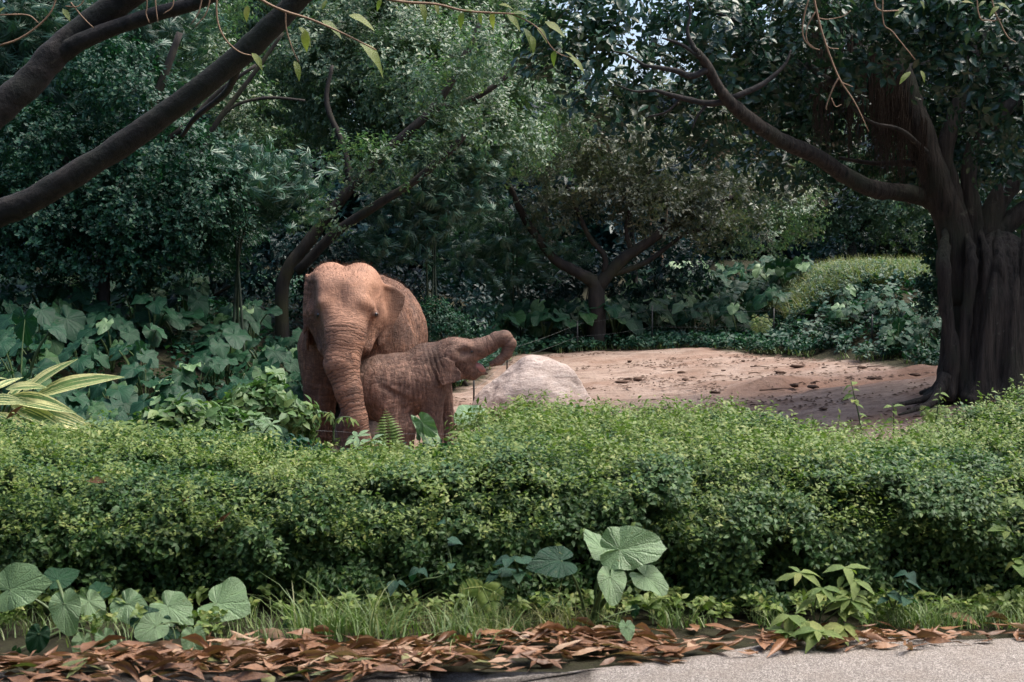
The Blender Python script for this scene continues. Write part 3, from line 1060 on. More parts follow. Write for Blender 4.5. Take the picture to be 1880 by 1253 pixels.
# ------------------------------------------------------------------ leaf and spray meshes
def leaf_geo(n=5, width=.35, fold=.25, curl=0.0, droop=.3, wave=0.0, belly=.42, roll=0.0, sharp=1.0, ph=0.0):
    """A pointed leaf, length 1 along +Y, upper side +Z; three verts across (five when rolled)."""
    V, F, UV = [], [], []
    across = (-1, -.5, 0, .5, 1) if roll else (-1, 0, 1)
    k = len(across)
    for i in range(n + 1):
        t = i / n
        w = width * (math.sin(math.pi * t ** (math.log(.5) / math.log(belly))) ** sharp) * .5
        w = max(w, .004)
        z0 = -droop * t * t
        y0 = t * (1 - .12 * droop * t)
        for s in across:
            if roll:
                a = s * roll * (.6 + .4 * math.sin(3 * t + ph))
                rr = w / max(abs(roll), .01)
                x, z = math.sin(a) * rr, (1 - math.cos(a)) * rr
            else:
                x, z = s * w, abs(s) * w * fold
            z += wave * w * math.sin(9 * t + ph + s * 2) * abs(s) + curl * t * t
            V.append((x, y0, z0 + z))
            UV.append((.5 + s * .5, t))
    for i in range(n):
        for j in range(k - 1):
            a = i * k + j
            F.append((a, a + 1, a + 1 + k, a + k))
    return np.array(V), F, np.array(UV)


def heart_geo(nt=24, rings=(.0, .35, .7, 1.0), width=.95, pleat=.03, fold=.10, droop=.25, wave=.03, seed=0, notch=.06):
    """A heart-shaped blade: stalk joins at the origin, tip at +Y (length 1), two round lobes behind."""
    A = [0, .06, .12, .2, .35, .5, .65, .8, .9, .97, 1.0]
    Rr = [1.0, .90, .80, .72, .64, .585, .55, .52, .44, .22, notch]
    rr = np.random.default_rng(seed)
    Rr = [q * (1 + rr.normal(0, .05)) for q in Rr]
    skew = rr.normal(0, .06)
    V, F, UV = [], [], []
    k1, k2 = rr.uniform(0, 6, 2)
    th = np.linspace(-math.pi, math.pi, nt + 1)
    for s in rings:
        for t in th:
            a = abs(t) / math.pi
            r = np.interp(a, A, Rr) * s
            x, y = r * math.sin(t) * width * (1 + skew * math.copysign(1, t)), r * math.cos(t)
            x += .10 * skew * 4 * max(y, 0) ** 2
            z = fold * abs(x) ** 1.2 - droop * (r ** 2) * (.6 + .4 * math.cos(t))
            z += pleat * s * r * math.cos(a * math.pi * 9)
            z += wave * s * s * math.sin(5 * t + k1) + wave * .6 * s * s * math.sin(9 * t + k2)
            V.append((x, y, z))
            UV.append((t / math.pi * .5 + .5, s))
    m = nt + 1
    for i in range(len(rings) - 1):
        for j in range(nt):
            if rings[i] == 0:
                F.append((i * m + j, (i + 1) * m + j, (i + 1) * m + j + 1))
            else:
                F.append((i * m + j, (i + 1) * m + j, (i + 1) * m + j + 1, i * m + j + 1))
    return np.array(V), [f[::-1] for f in F], np.array(UV)


def rot_to(d, up, V):
    """Turn local (+Y along d, +Z near up)."""
    M = frame_matrix((0, 0, 0), d, up)
    R = np.array([[M[r][c] for c in range(3)] for r in range(3)])
    return V @ R.T


def spray(name, mat, n, stem_len, leaf_len, width, r, style='ovate', droop=.3, tri=False):
    """A short shoot (+Z) carrying n leaves; one mesh, used many times over."""
    g = Geo()
    if style == 'bamboo':
        for nd in range(max(3, n // 6)):
            u = (nd + .6) / max(3, n // 6)
            c = np.array([.25 * stem_len * u * u, 0, stem_len * u * (1 - .25 * u)])
            az0 = r.uniform(0, 6.28)
            for k in range(6):
                az = az0 + (k - 2.5) * .42
                d = np.array([math.cos(az), math.sin(az), -.55 + r.uniform(-.35, .3)])
                V, F, UV = leaf_geo(2, width, .15, droop=.25)
                V = rot_to(d, (0, 0, 1), V) * leaf_len * r.uniform(.7, 1.2) + c
                g.add(V, F, r.uniform(0, 1), UV)
    else:
        nst = 3 if n >= 12 else 1
        for k in range(n):
            st = k % nst
            az0 = st * 6.28 / nst + .3
            u = (k // nst + .7) / (n / nst)
            ax = np.array([math.cos(az0) * .55, math.sin(az0) * .55, .85]) if nst > 1 else np.array([0, 0, 1.0])
            c = ax * stem_len * u + r.normal(0, .04 * stem_len, 3)
            az = az0 + k * 2.4 + r.normal(0, .4)
            d = np.array([math.cos(az), math.sin(az), r.uniform(-.25, .55)]) + ax * .25
            up = np.array([0, 0, 1.0]) + r.normal(0, .35, 3)
            if tri:
                V = np.array([(0, 0, 0), (width * .5, .45, .05), (0, 1, -droop * .5), (-width * .5, .45, .05)], float)
                F, UV = [(0, 1, 2), (0, 2, 3)], np.array([(.5, 0), (1, .5), (.5, 1), (0, .5)])
            else:
                V, F, UV = leaf_geo(2 if leaf_len < .05 else 3, width, .3, droop=droop * r.uniform(.5, 1.5), belly=.40)
            V = rot_to(d, up, V) * leaf_len * r.uniform(.65, 1.2) + c
            g.add(V, F, r.uniform(0, 1), UV)
    return g.mesh(name, mat)


SETS = {}


def spray_set(key, mat, count, **kw):
    c = bpy.data.collections.new(key)
    for i in range(count):
        r = np.random.default_rng(100 + i * 7 + len(key))
        o = bpy.data.objects.new(key + '_shoot', spray(key + '_shoot', mat, r=r, **kw))
        c.objects.link(o)
    SETS[key] = (c, count)


spray_set('hedge', M_HEDGE, 7, n=15, stem_len=.065, leaf_len=.031, width=.55)
spray_set('hedge_young', M_BRIGHT, 4, n=12, stem_len=.085, leaf_len=.034, width=.5)
spray_set('small', M_SMALL, 6, n=42, stem_len=.34, leaf_len=.070, width=.5, tri=True)
spray_set('bronze', M_BRONZE, 6, n=30, stem_len=.34, leaf_len=.092, width=.5, tri=True)
spray_set('fig', M_FICUS, 6, n=15, stem_len=.26, leaf_len=.115, width=.48)
spray_set('lush', M_LUSH, 6, n=36, stem_len=.26, leaf_len=.062, width=.6, tri=True)
spray_set('bamboo', M_BAMBOO, 6, n=36, stem_len=.55, leaf_len=.17, width=.13, style='bamboo')
spray_set('dark', M_DARKLEAF, 5, n=30, stem_len=.45, leaf_len=.13, width=.5, tri=True)
spray_set('ground', M_LUSH, 5, n=15, stem_len=.10, leaf_len=.055, width=.6)
spray_set('mid', M_MID, 5, n=9, stem_len=.10, leaf_len=.085, width=.55)
spray_set('broad', M_BRIGHT, 5, n=9, stem_len=.10, leaf_len=.085, width=.55)

_gn_cache = {}


def scatter_tree(key):
    if key in _gn_cache:
        return _gn_cache[key]
    ng = bpy.data.node_groups.new('scatter_' + key, 'GeometryNodeTree')
    ng.interface.new_socket('Geometry', in_out='INPUT', socket_type='NodeSocketGeometry')
    ng.interface.new_socket('Geometry', in_out='OUTPUT', socket_type='NodeSocketGeometry')
    gi, go = ng.nodes.new('NodeGroupInput'), ng.nodes.new('NodeGroupOutput')
    ip = ng.nodes.new('GeometryNodeInstanceOnPoints')
    ci = ng.nodes.new('GeometryNodeCollectionInfo')
    ci.inputs['Collection'].default_value = SETS[key][0]
    ci.inputs['Separate Children'].default_value = True
    ci.inputs['Reset Children'].default_value = True
    ng.links.new(gi.outputs[0], ip.inputs['Points'])
    ng.links.new(ci.outputs[0], ip.inputs['Instance'])
    ip.inputs['Pick Instance'].default_value = True
    for nm, ty, sock in (('rot', 'FLOAT_VECTOR', 'Rotation'), ('scl', 'FLOAT', 'Scale'), ('idx', 'INT', 'Instance Index')):
        na = ng.nodes.new('GeometryNodeInputNamedAttribute')
        na.data_type = ty
        na.inputs['Name'].default_value = nm
        ng.links.new([o for o in na.outputs if o.enabled and o.name == 'Attribute'][0], ip.inputs[sock])
    ng.links.new(ip.outputs[0], go.inputs[0])
    _gn_cache[key] = ng
    return ng


def euler_from_z(nv, spin):
    nv = nrm(nv)
    th, ph = np.arccos(np.clip(nv[:, 2], -1, 1)), np.arctan2(nv[:, 1], nv[:, 0])
    c1, s1, c2, s2, c3, s3 = np.cos(ph), np.sin(ph), np.cos(th), np.sin(th), np.cos(spin), np.sin(spin)
    R20, R21, R22 = -s2 * c3, s2 * s3, c2
    R00, R10 = c1 * c2 * c3 - s1 * s3, s1 * c2 * c3 + c1 * s3
    return np.stack([np.arctan2(R21, R22), -np.arcsin(np.clip(R20, -1, 1)), np.arctan2(R10, R00)], 1)


def scatter(name, key, pts, nv, scl, parent=None, **props):
    pts = np.asarray(pts, float)
    org = ORG[parent.name] if parent is not None else np.zeros(3)
    me = bpy.data.meshes.new(name)
    me.vertices.add(len(pts))
    me.vertices.foreach_set('co', (pts - org).astype(np.float32).ravel())
    rot = euler_from_z(nv, rng.uniform(0, 6.283, len(pts))).astype(np.float32)
    a = me.attributes.new('rot', 'FLOAT_VECTOR', 'POINT')
    a.data.foreach_set('vector', rot.ravel())
    a = me.attributes.new('scl', 'FLOAT', 'POINT')
    a.data.foreach_set('value', np.broadcast_to(scl, len(pts)).astype(np.float32) * rng.uniform(.75, 1.25, len(pts)).astype(np.float32))
    a = me.attributes.new('idx', 'INT', 'POINT')
    a.data.foreach_set('value', rng.integers(0, SETS[key][1], len(pts)).astype(np.int32))
    o = bpy.data.objects.new(name, me)
    COL.objects.link(o)
    if parent is not None:
        o.parent = parent
    ORG[o.name] = org
    md = o.modifiers.new('leaves', 'NODES')
    md.node_group = scatter_tree(key)
    props.setdefault('kind', 'stuff')
    return setp(o, **props)


def blob_points(blobs, density, up=.55, inner=.35, lump=.30, flat=1.0):
    """Points through lumpy ellipsoids; denser near the skin; normals outward and up."""
    PT, NV = [], []
    for bi, (c, r) in enumerate(blobs):
        r3 = np.array(r, float) if not np.isscalar(r) else np.array([r, r, r * .8 * flat])
        n = int(density * 4 * math.pi * (r3.prod() ** (2 / 3)))
        d = nrm(rng.normal(0, 1, (n, 3)))
        lm = 1 + lump * vnoise(d * 2.2 + bi * 7.7, 4) + .5 * lump * vnoise(d * 5 + bi * 3.1, 6)
        k = rng.uniform(inner, 1, n) ** .5 * lm
        keep = vnoise((c + d * r3 * k[:, None]) * (2.2 / r3.mean()), 9) > -.35
        d, k = d[keep], k[keep]
        PT.append(c + d * r3 * k[:, None])
        NV.append(d + np.array([0, 0, up]) + rng.normal(0, .35, d.shape))
    return np.concatenate(PT), np.concatenate(NV)


def pxb(lst, D):
    """(px, py, radius m[, D]) -> world blobs."""
    return [(P(b[0], b[1], b[3] if len(b) > 3 else D), b[2]) for b in lst]


def limb(name, pts, mat, parent, D, n=8, rough=.12, per=5, seed=0):
    """pts: (px, py, radius in photo px[, D])"""
    w = [P(p[0], p[1], p[3] if len(p) > 3 else D) for p in pts]
    r = [p[2] / ppm(p[3] if len(p) > 3 else D) for p in pts]
    c, rr = catmull(w, r, per)
    V, F = tube(c, rr, n, rough, seed)
    return put(name, mesh(name, V, F, mat), parent)


def tree(name, label, D, base, trunk, limbs, crowns, mat=M_BARK, group=None, cat='tree', density=26):
    b = P(base[0], base[1], D)
    b[2] = min(b[2], float(gz(b[0], b[1])))
    o = thing(name, b, label, cat, group)
    bz = P(trunk[0][0], trunk[0][1], trunk[0][3] if len(trunk[0]) > 3 else D)
    w = [np.array([bz[0], bz[1], float(gz(bz[0], bz[1])) - .1])] + [P(p[0], p[1], p[3] if len(p) > 3 else D) for p in trunk]
    r = [p[2] / ppm(D) for p in trunk]
    r = [r[0] * 1.15] + r
    if np.linalg.norm(w[1] - w[0]) < .15:
        w, r = w[1:], r[1:]
    c, rr = catmull(w, r, 5)
    V, F = tube(c, rr, 10, .12, len(name))
    put('trunk', mesh('trunk', V, F, mat), o)
    for i, l in enumerate(limbs):
        limb('limb', l, mat, o, D, seed=i)
    for key, blobs, scl, dn in crowns:
        pts, nv = blob_points(pxb(blobs, D), dn)
        if key == 'bamboo':
            nv = nv * np.array([1, 1, .4]) + np.array([0, 0, .35])
        scatter('crown', key, pts, nv, scl, o)
    return o


# ------------------------------------------------------------------ trees
# far wood closing the view
def far_wood():
    n = 20000
    a = rng.uniform(-1, 1, n)
    x = a * 46
    y = 44 - 16 * np.abs(a) ** 2.2 + rng.uniform(-2, 4, n) + rng.normal(0, .6, n)
    px = 940 + FPX * x / y
    top = 12.5 + 2.0 * vnoise(np.stack([x * .3, x * 0, x * 0], 1), 2) - 6.6 * ss(960, 1060, px) * (1 - ss(1500, 1620, px))
    z = gz(x, y) + np.where(rng.uniform(0, 1, n) < .3, rng.uniform(0, 3.5, n), rng.uniform(0, 1, n) ** 1.05 * top)
    # wood added unseen round the sides and behind, to block front sky light
    m = 9000
    an = rng.uniform(math.radians(-215), math.radians(35), m)
    rr = 17 + rng.uniform(0, 6, m) + 9 * np.abs(np.cos(an)) ** 3
    x = np.concatenate([x, rr * np.cos(an)])
    y2 = 3 + rr * np.sin(an) * .9
    z2 = rng.uniform(0, 1, m) ** .9 * 11
    y, z = np.concatenate([y, y2]), np.concatenate([z, gz(x[n:], y2) + z2])
    n += m
    pts = np.stack([x, y, z], 1)
    nv = np.stack([-.02 * x + rng.normal(0, .5, n), -.02 * (y - 12) + rng.normal(0, .5, n), .7 + rng.normal(0, .3, n)], 1)
    scatter('distant_woods', 'dark', pts, nv, 2.3, label='dense dark wood closing the view behind the clearing plus an unseen ring added round the viewpoint', cat='woods')


far_wood()

tree('leaning_tree', 'small leaved tree with dark diagonal stems leaning right behind the big elephant', 24.5, (545, 560),
     [(520, 520, 11, 22.6), (570, 440, 10, 22.6), (645, 345, 9, 22.5), (720, 268, 8, 22.4), (795, 200, 7, 22.4), (850, 110, 7, 22.4), (885, 40, 5, 22.4)],
     [[(545, 500, 9, 22.3), (620, 425, 9, 22.2), (700, 372, 8, 22), (765, 330, 7, 22), (835, 268, 7, 22), (880, 215, 4, 22)],
      [(795, 200, 7, 22.4), (860, 185, 6, 22.4), (930, 140, 5, 22.4), (975, 70, 4, 22.4)], [(645, 345, 7, 22.5), (630, 270, 6, 22.5), (600, 190, 5, 22.5), (610, 120, 3, 22.5)],
      [(720, 268, 6), (740, 190, 5), (720, 110, 4)]],
     [('small', [(600, 120, 1.15), (690, 60, 1.3), (820, 110, 1.35, 25.5), (900, 205, 1.1), (770, 215, 1.05, 23.8), (935, 265, .62, 23.5), (650, 205, 1.0),
                 (560, 50, 1.2, 26), (860, 30, 1.2, 26), (980, 130, .85, 26), (545, 200, .9, 26), (710, 300, .6), (480, 140, .9, 27), (480, 230, .8, 27), (1010, 210, .7, 26), (985, 70, .5, 27),
                 (760, 130, 1.0, 23.6), (860, 240, .8, 23.4), (420, 60, 1.2, 27), (660, 20, 1.0, 25), (770, -60, 1.6, 26), (560, -60, 1.6, 26), (880, -40, 1.0, 27), (690, 310, .30, 21.7), (815, 165, .34, 21.7), (600, 395, .26, 21.7), (770, 305, .28, 21.5), (890, 110, .36, 21.7), (640, 300, .26, 21.6), (850, 250, .30, 21.5)], 1.0, 30)])
tree('forked_tree', 'bronze leaved tree forking low into curved dark limbs beyond the clearing', 27.0, (1095, 560),
     [(1095, 545, 16), (1090, 520, 14), (1060, 500, 11), (1020, 478, 9), (990, 440, 8), (960, 395, 7), (935, 340, 5)],
     [[(1095, 530, 13), (1140, 480, 11), (1190, 445, 9), (1240, 410, 8), (1300, 385, 6), (1345, 360, 4)],
      [(1120, 505, 6), (1180, 485, 5), (1230, 450, 4), (1265, 425, 4), (1310, 420, 3), (1370, 400, 2)],
      [(1110, 500, 6), (1110, 470, 5), (1085, 440, 5), (1065, 400, 4), (1040, 340, 3)],
      [(1160, 465, 5), (1150, 420, 4), (1165, 360, 4), (1210, 290, 3)]],
     [('bronze', [(1050, 320, .85), (1140, 290, .95), (1240, 320, .95), (1345, 350, .95), (1200, 390, .62), (1290, 410, .55), (1420, 375, .85, 28), (1080, 240, .95, 28),
                  (1190, 215, 1.0, 28), (1010, 395, .45), (1280, 250, .95, 28.5), (1380, 290, .8, 28.5), (1130, 370, .45)], .85, 24),
      ('small', [(1400, 430, .5, 27), (1450, 400, .6, 27.5), (1330, 440, .35, 27)], .85, 26)])
tree('pale_leaved_tree', 'pale small leaved tree behind the limb of the fig tree', 33.0, (1560, 470),
     [(1565, 480, 9), (1560, 440, 8), (1545, 400, 6), (1530, 350, 4)],
     [[(1560, 440, 6), (1600, 400, 5), (1650, 360, 3)], [(1550, 410, 5), (1500, 370, 4), (1460, 340, 3)]],
     [('small', [(1480, 370, .95), (1560, 350, 1.0), (1640, 370, .95), (1700, 340, 1.1), (1520, 300, 1.0), (1620, 290, 1.2), (1560, 410, .6), (1660, 420, .6, 35),
                 (1700, 430, .8, 36), (1460, 290, 1.0)], 1.15, 22)])
tree('vine_clad_tree', 'lush green tree smothered by creepers at the left of the photo', 19.5, (180, 520),
     [(190, 500, 12), (205, 420, 11), (235, 300, 10), (290, 170, 8), (330, 60, 6)],
     [[(205, 420, 8), (150, 340, 7), (100, 260, 5)], [(235, 300, 7), (330, 240, 5), (400, 170, 4), (470, 120, 3)]],
     [('lush', [(60, 260, .62), (150, 320, .78), (240, 190, .55), (300, 290, .72), (90, 410, .72), (250, 400, .78), (360, 370, .60), (190, 130, .55), (20, 380, .7),
                (330, 430, .55), (170, 460, .6), (60, 480, .5), (420, 440, .5, 21), (280, 480, .5)], 1.0, 40)])
tree('slender_dark_tree', 'slender dark tree with thin crossing boughs at the upper left', 22.0, (330, 540),
     [(300, 520, 7), (330, 400, 7), (370, 280, 6), (395, 230, 5), (470, 130, 4), (520, 60, 3)],
     [[(260, 150, 7), (290, 90, 7), (325, 20, 7), (345, -40, 7)], [(395, 230, 4), (430, 195, 3), (490, 180, 3), (560, 185, 2)]],
     [('small', [(380, 130, .7, 23), (340, 30, .8, 23), (440, 200, .6, 23), (460, 300, .7, 23), (380, 240, .6, 23)], .95, 24)])


def bamboo(label, D, base, culms, blobs, scl=1.0, dn=20):
    b = P(*base, D)
    b[2] = float(gz(b[0], b[1]))
    o = thing('bamboo_clump', b, label, 'bamboo', 'bamboo clumps in the wood')
    for i, (x1, y1, x2, y2) in enumerate(culms):
        q = P(x2, y2, D + .4 * math.sin(i * 2.1))
        s = b + np.array([.18 * math.sin(i * 1.7), .2 * math.cos(i * 2.3), 0])
        m = P(x1, y1, D + .2 * math.sin(i))
        c, r = catmull([s, m, q], [.035, .03, .012], 8)
        V, F = tube(c, r * .6, 6)
        put('culm', mesh('culm', V, F, M_CULM), o)
    pts, nv = blob_points(pxb(blobs, D), dn)
    scatter('foliage', 'bamboo', pts, nv * np.array([1, 1, .3]) + np.array([0, 0, .2]), scl, o)
    return o


bamboo('spiky bamboo clump filling the upper left corner', 21.0, (110, 540), [(120, 300, 40, 60), (130, 300, 120, 30), (150, 300, 220, 60), (100, 300, 10, 160)],
       [(30, 70, .8), (100, 40, .8), (190, 40, .85), (60, 150, .75), (250, 110, .7), (150, 120, .7), (10, -20, .9), (300, 30, .7), (20, 200, .5), (130, 215, .5)], 1.0, 22)
bamboo('bamboo spray hanging below the leaning limb of the near tree', 20.0, (430, 560), [(440, 420, 470, 260), (430, 420, 400, 270), (450, 420, 560, 300)],
       [(430, 310, .42), (480, 345, .5), (530, 385, .42), (450, 390, .4), (400, 350, .35), (560, 340, .3)], .9, 26)
bamboo('bamboo spray drooping over the back of the big elephant', 23.0, (790, 560), [(780, 430, 770, 280), (800, 430, 850, 280), (790, 430, 700, 330)],
       [(750, 360, .55), (800, 300, .45), (870, 310, .45), (720, 420, .45), (830, 390, .4), (700, 470, .35), (760, 460, .35), (880, 370, .35)], .9, 26)
bamboo('dark bamboo thicket between the elephants and the forked tree', 27.5, (940, 560), [(940, 440, 900, 330), (950, 440, 980, 330), (930, 440, 860, 400)],
       [(880, 430, .7), (950, 450, .7), (1010, 470, .6), (840, 480, .6), (920, 510, .5)], .95, 16)


def shrub(label, D, base, blobs, key, scl, dn, cat='shrub', name='shrub', group=None):
    b = P(*base, D)
    b[2] = float(gz(b[0], b[1]))
    o = thing(name, b, label, cat, group)
    for i in range(4):
        bl = blobs[i % len(blobs)]
        q = P(bl[0], bl[1], bl[3] if len(bl) > 3 else D)
        c, r = catmull([b + np.array([.1 * i - .15, 0, -.05]), (b + q) / 2 + rng.normal(0, .08, 3), q], [.03, .02, .008], 4)
        V, F = tube(c, r, 5)
        put('stem', mesh('stem', V, F, M_BARK), o)
    pts, nv = blob_points(pxb(blobs, D), dn)
    scatter('foliage', key, pts, nv, scl, o)
    return o


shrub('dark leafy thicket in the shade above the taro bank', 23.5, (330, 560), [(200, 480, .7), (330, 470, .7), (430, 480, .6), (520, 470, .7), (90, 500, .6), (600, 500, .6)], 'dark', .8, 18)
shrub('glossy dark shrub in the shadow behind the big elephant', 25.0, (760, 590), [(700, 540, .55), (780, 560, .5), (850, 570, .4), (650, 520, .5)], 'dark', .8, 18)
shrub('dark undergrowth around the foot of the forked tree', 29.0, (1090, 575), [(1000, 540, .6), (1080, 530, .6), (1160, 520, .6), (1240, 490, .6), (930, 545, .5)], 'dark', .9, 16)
shrub('blue green bush seen far off between the clearing and the fig trunk', 36.0, (1650, 480), [(1600, 440, .9), (1680, 430, 1.0), (1720, 460, .9), (1560, 460, .7)], 'dark', 1.1, 14)
shrub('creeper covered bush on the slope right behind the big elephant', 21.5, (840, 640), [(805, 595, .20), (832, 610, .20), (858, 622, .16), (795, 580, .16)], 'lush', .8, 90)
for x, yb, yt, w, D in ((1162, 575, 400, 6, 30), (1195, 560, 380, 4, 30.5), (1212, 555, 380, 3, 30.2), (1005, 560, 380, 7, 31)):
    b = P(x, yb, D)
    b[2] = float(gz(b[0], b[1]))
    o = thing('thin_tree', b, {1162: 'thin dark upright tree just right of the forked tree', 1195: 'reddish slim stem rising from the taro bank',
                               1212: 'slimmest leaning stem beside the reddish stem', 1005: 'dark upright tree seen behind the forked tree'}[x], 'tree')
    c, r = catmull([b, P(x + 3, (yb + yt) / 2, D), P(x + (12 if x > 1200 else -4), yt, D), P(x, yt - 140, D)], [w / ppm(D)] * 2 + [w * .7 / ppm(D), w * .4 / ppm(D)], 5)
    V, F = tube(c, r, 8, .1)
    put('trunk', mesh('trunk', V, F, M_TWIG if x in (1195, 1212) else M_BARK), o)
    pts, nv = blob_points([(P(x, yt - 120, D), .7), (P(x + 30, yt - 60, D), .5)], 18)
    scatter('crown', 'small', pts, nv, 1.0, o)


# ------------------------------------------------------------------ the fig tree on the right with its hanging roots
def fig_tree():
    D = 16.5
    b = P(1812, 715, D)
    b[2] = float(gz(b[0], b[1]))
    o = thing('fig_tree', b, 'massive dark fig tree with fluted trunk and hanging roots on the right', 'tree')
    k = ppm(D)
    zs = [(-.15, 1.25), (.05, 1.12), (.3, 1.05), (.7, 1.0), (1.1, .97), (1.4, .90), (1.62, .76), (1.78, .56), (1.88, .32), (1.93, .06)]
    pts = [b + np.array([.02 * i, 0, z]) for i, (z, s) in enumerate(zs)]
    rad = [.52 * s for z, s in zs]
    c, r = catmull(pts, rad, 6)

    def flute(t, a):
        w = max(0, 1 - t * 1.1)
        return 1 + .055 * np.sin(5 * a + 2.5 * t + np.sin(9 * t)) + .05 * np.sin(8 * a + 1 - 5 * t) + .045 * np.sin(13 * a + 7 * t + 2 * np.sin(6 * t)) + .03 * np.sin(23 * a - 9 * t) + w * w * .12 * np.maximum(0, np.sin(4 * a + .6))
    V, F = tube(c, r, 72, .05, 3, flute)
    put('trunk', mesh('trunk', V, F, M_BANYAN), o)
    # stems fused to the trunk and roots running out over the soil
    for i, (x0, x1, w) in enumerate(((1745, 1735, 13), (1772, 1780, 11), (1850, 1838, 13), (1868, 1880, 11), (1800, 1808, 9), (1828, 1822, 8))):
        wv = [5 * math.sin(i * 2.3 + q * 1.9) for q in range(5)]
        limb('fused_stem', [(x0 - 6 + wv[0], 735, w * 1.2, 16.12), (x0 + wv[1], 660, w, 16.10), ((x0 + x1) / 2 + wv[2], 570, w * .9, 16.10), (x1 + wv[3], 480, w, 16.12), (x1 - 4 + wv[4], 425, w * .5, 16.4)], M_BANYAN, o, D, n=9, rough=.35, seed=i)
    for i, rt in enumerate(([(1735, 690, 14, 16.1), (1722, 722, 10, 16.0), (1690, 735, 6, 16.0), (1640, 745, 3, 15.9)],
                            [(1730, 700, 11, 16.1), (1712, 738, 8, 15.8), (1680, 752, 5, 15.6), (1650, 762, 2, 15.5)],
                            [(1745, 700, 11, 16.3), (1716, 715, 8, 16.6), (1690, 722, 4, 16.8)])):
        limb('surface_root', rt, M_BANYAN, o, D, n=8, seed=20 + i)
    limbs = [[(1742, 400, 22), (1715, 372, 19), (1690, 360, 17), (1640, 352, 16, 16.2), (1600, 346, 16, 15.9), (1545, 318, 15.5, 15.6), (1500, 288, 14.5, 15.3), (1455, 268, 14.5, 15.0), (1420, 250, 14, 14.8), (1380, 222, 13, 14.5), (1340, 188, 12, 14.3), (1318, 160, 10, 14.2), (1298, 120, 9, 14.1), (1278, 95, 7, 14.0)],
             [(1335, 186, 7, 14.3), (1300, 190, 6, 14.3), (1250, 180, 5, 14.3), (1200, 165, 3, 14.3)], [(1298, 128, 6, 14.1), (1270, 140, 6, 14.1), (1238, 130, 5, 14.1), (1180, 120, 3, 14.1)],
             [(1345, 180, 6, 14.3), (1400, 155, 5, 14.3), (1440, 120, 3, 14.3), (1452, 92, 1.5, 14.3)], [(1278, 96, 5, 14.0), (1262, 60, 3.5, 14.0), (1268, 20, 2, 14.0), (1255, -10, 1.2, 14)],
             [(1285, 105, 4, 14.0), (1250, 82, 3, 14.0), (1215, 70, 1.5, 14.0)], [(1205, 166, 3, 14.3), (1165, 168, 2, 14.3), (1130, 155, 1.2, 14.3)], [(1250, 180, 3, 14.3), (1225, 205, 2, 14.3), (1190, 215, 1.2, 14.3)],
             [(1184, 121, 3, 14.1), (1150, 100, 2, 14.1), (1125, 95, 1, 14.1)], [(1300, 190, 3, 14.3), (1280, 215, 2, 14.3), (1270, 240, 1, 14.3)], [(1700, 280, 6, 16), (1655, 240, 4, 15.8), (1600, 225, 3, 15.6), (1560, 195, 1.5, 15.5)],
             [(1792, 260, 6, 16.2), (1800, 190, 5, 16), (1780, 120, 3, 15.8), (1790, 60, 2, 15.6)], [(1830, 220, 7, 16.2), (1850, 140, 5, 16), (1840, 80, 3, 15.8)],
             [(1758, 560, 34), (1754, 490, 32), (1750, 420, 30), (1725, 350, 29), (1700, 280, 27), (1672, 200, 26), (1640, 120, 25), (1605, 50, 22), (1580, -30, 20)],
             [(1773, 560, 34), (1769, 490, 32), (1765, 430, 24), (1745, 340, 17), (1735, 280, 15), (1762, 190, 14), (1790, 110, 14), (1830, 30, 13), (1850, -40, 12)],
             [(1788, 560, 34), (1790, 490, 32), (1790, 430, 22), (1778, 330, 14), (1792, 260, 14), (1830, 220, 14), (1880, 165, 13), (1930, 120, 10)],
             [(1808, 560, 34), (1810, 490, 32), (1810, 440, 24), (1830, 370, 20), (1870, 330, 18), (1920, 290, 14)],
             [(1798, 560, 34), (1800, 490, 32), (1800, 460, 24), (1850, 410, 18), (1905, 370, 16)], [(1750, 370, 8), (1735, 310, 7), (1730, 250, 6), (1760, 180, 4)],
             [(1740, 350, 9), (1700, 310, 7), (1665, 300, 6), (1600, 300, 4), (1540, 290, 3)],
             [(1640, 130, 10), (1690, 120, 8), (1760, 80, 6), (1800, 20, 5)], [(1480, 130, 6, 15.5), (1410, 70, 5, 15.5), (1330, 30, 4, 15.5), (1250, -10, 3, 15.5)],
             [(1610, 60, 14), (1540, 150, 9, 15.8), (1480, 120, 7, 15.6)]]
    for i, l in enumerate(limbs):
        limb('limb', l, M_BANYAN if l[0][2] > 18 else M_BARKNEAR, o, D, n=10, rough=.14, seed=40 + i)
    # hanging roots: bundles of fine strings
    spots = [(1492, 30, 190, 9), (1505, 40, 250, 9), (1522, 60, 262, 8), (1498, 150, 262, 7), (1565, 20, 240, 9), (1580, 60, 270, 8), (1600, 60, 255, 9), (1560, 150, 285, 6),
             (1618, 90, 290, 12), (1632, 120, 300, 12), (1648, 130, 310, 12), (1662, 160, 305, 12), (1675, 190, 300, 10), (1640, 60, 240, 12), (1530, 20, 150, 7), (1545, 40, 200, 6),
             (1625, 180, 320, 10), (1655, 200, 335, 8), (1610, 140, 280, 8), (1690, 230, 340, 7), (1426, 80, 190, 4), (1700, 250, 350, 5)]
    for i, (x, y0, y1, w) in enumerate(spots):
        g = Geo()
        Db = 16.2 + .25 * math.sin(i * 2.2)
        for j in range(int(7 + w * 1.3)):
            xx = x + rng.normal(0, w * .55)
            ya, yb = y0 + rng.uniform(-30, 60), y1 + rng.normal(0, 16)
            dd = Db + rng.normal(0, .08)
            n = 6
            pp = [P(xx + rng.normal(0, 1.2) + rng.normal(0, .5) * q, ya + (yb - ya) * q / n, dd) for q in range(n + 1)]
            V, F = tube(pp, np.linspace(.006, .0022, n + 1), 3)
            g.add(V, F[:-2], rng.uniform())
        put('aerial_root', g.mesh('aerial_root', M_ROOT), o)
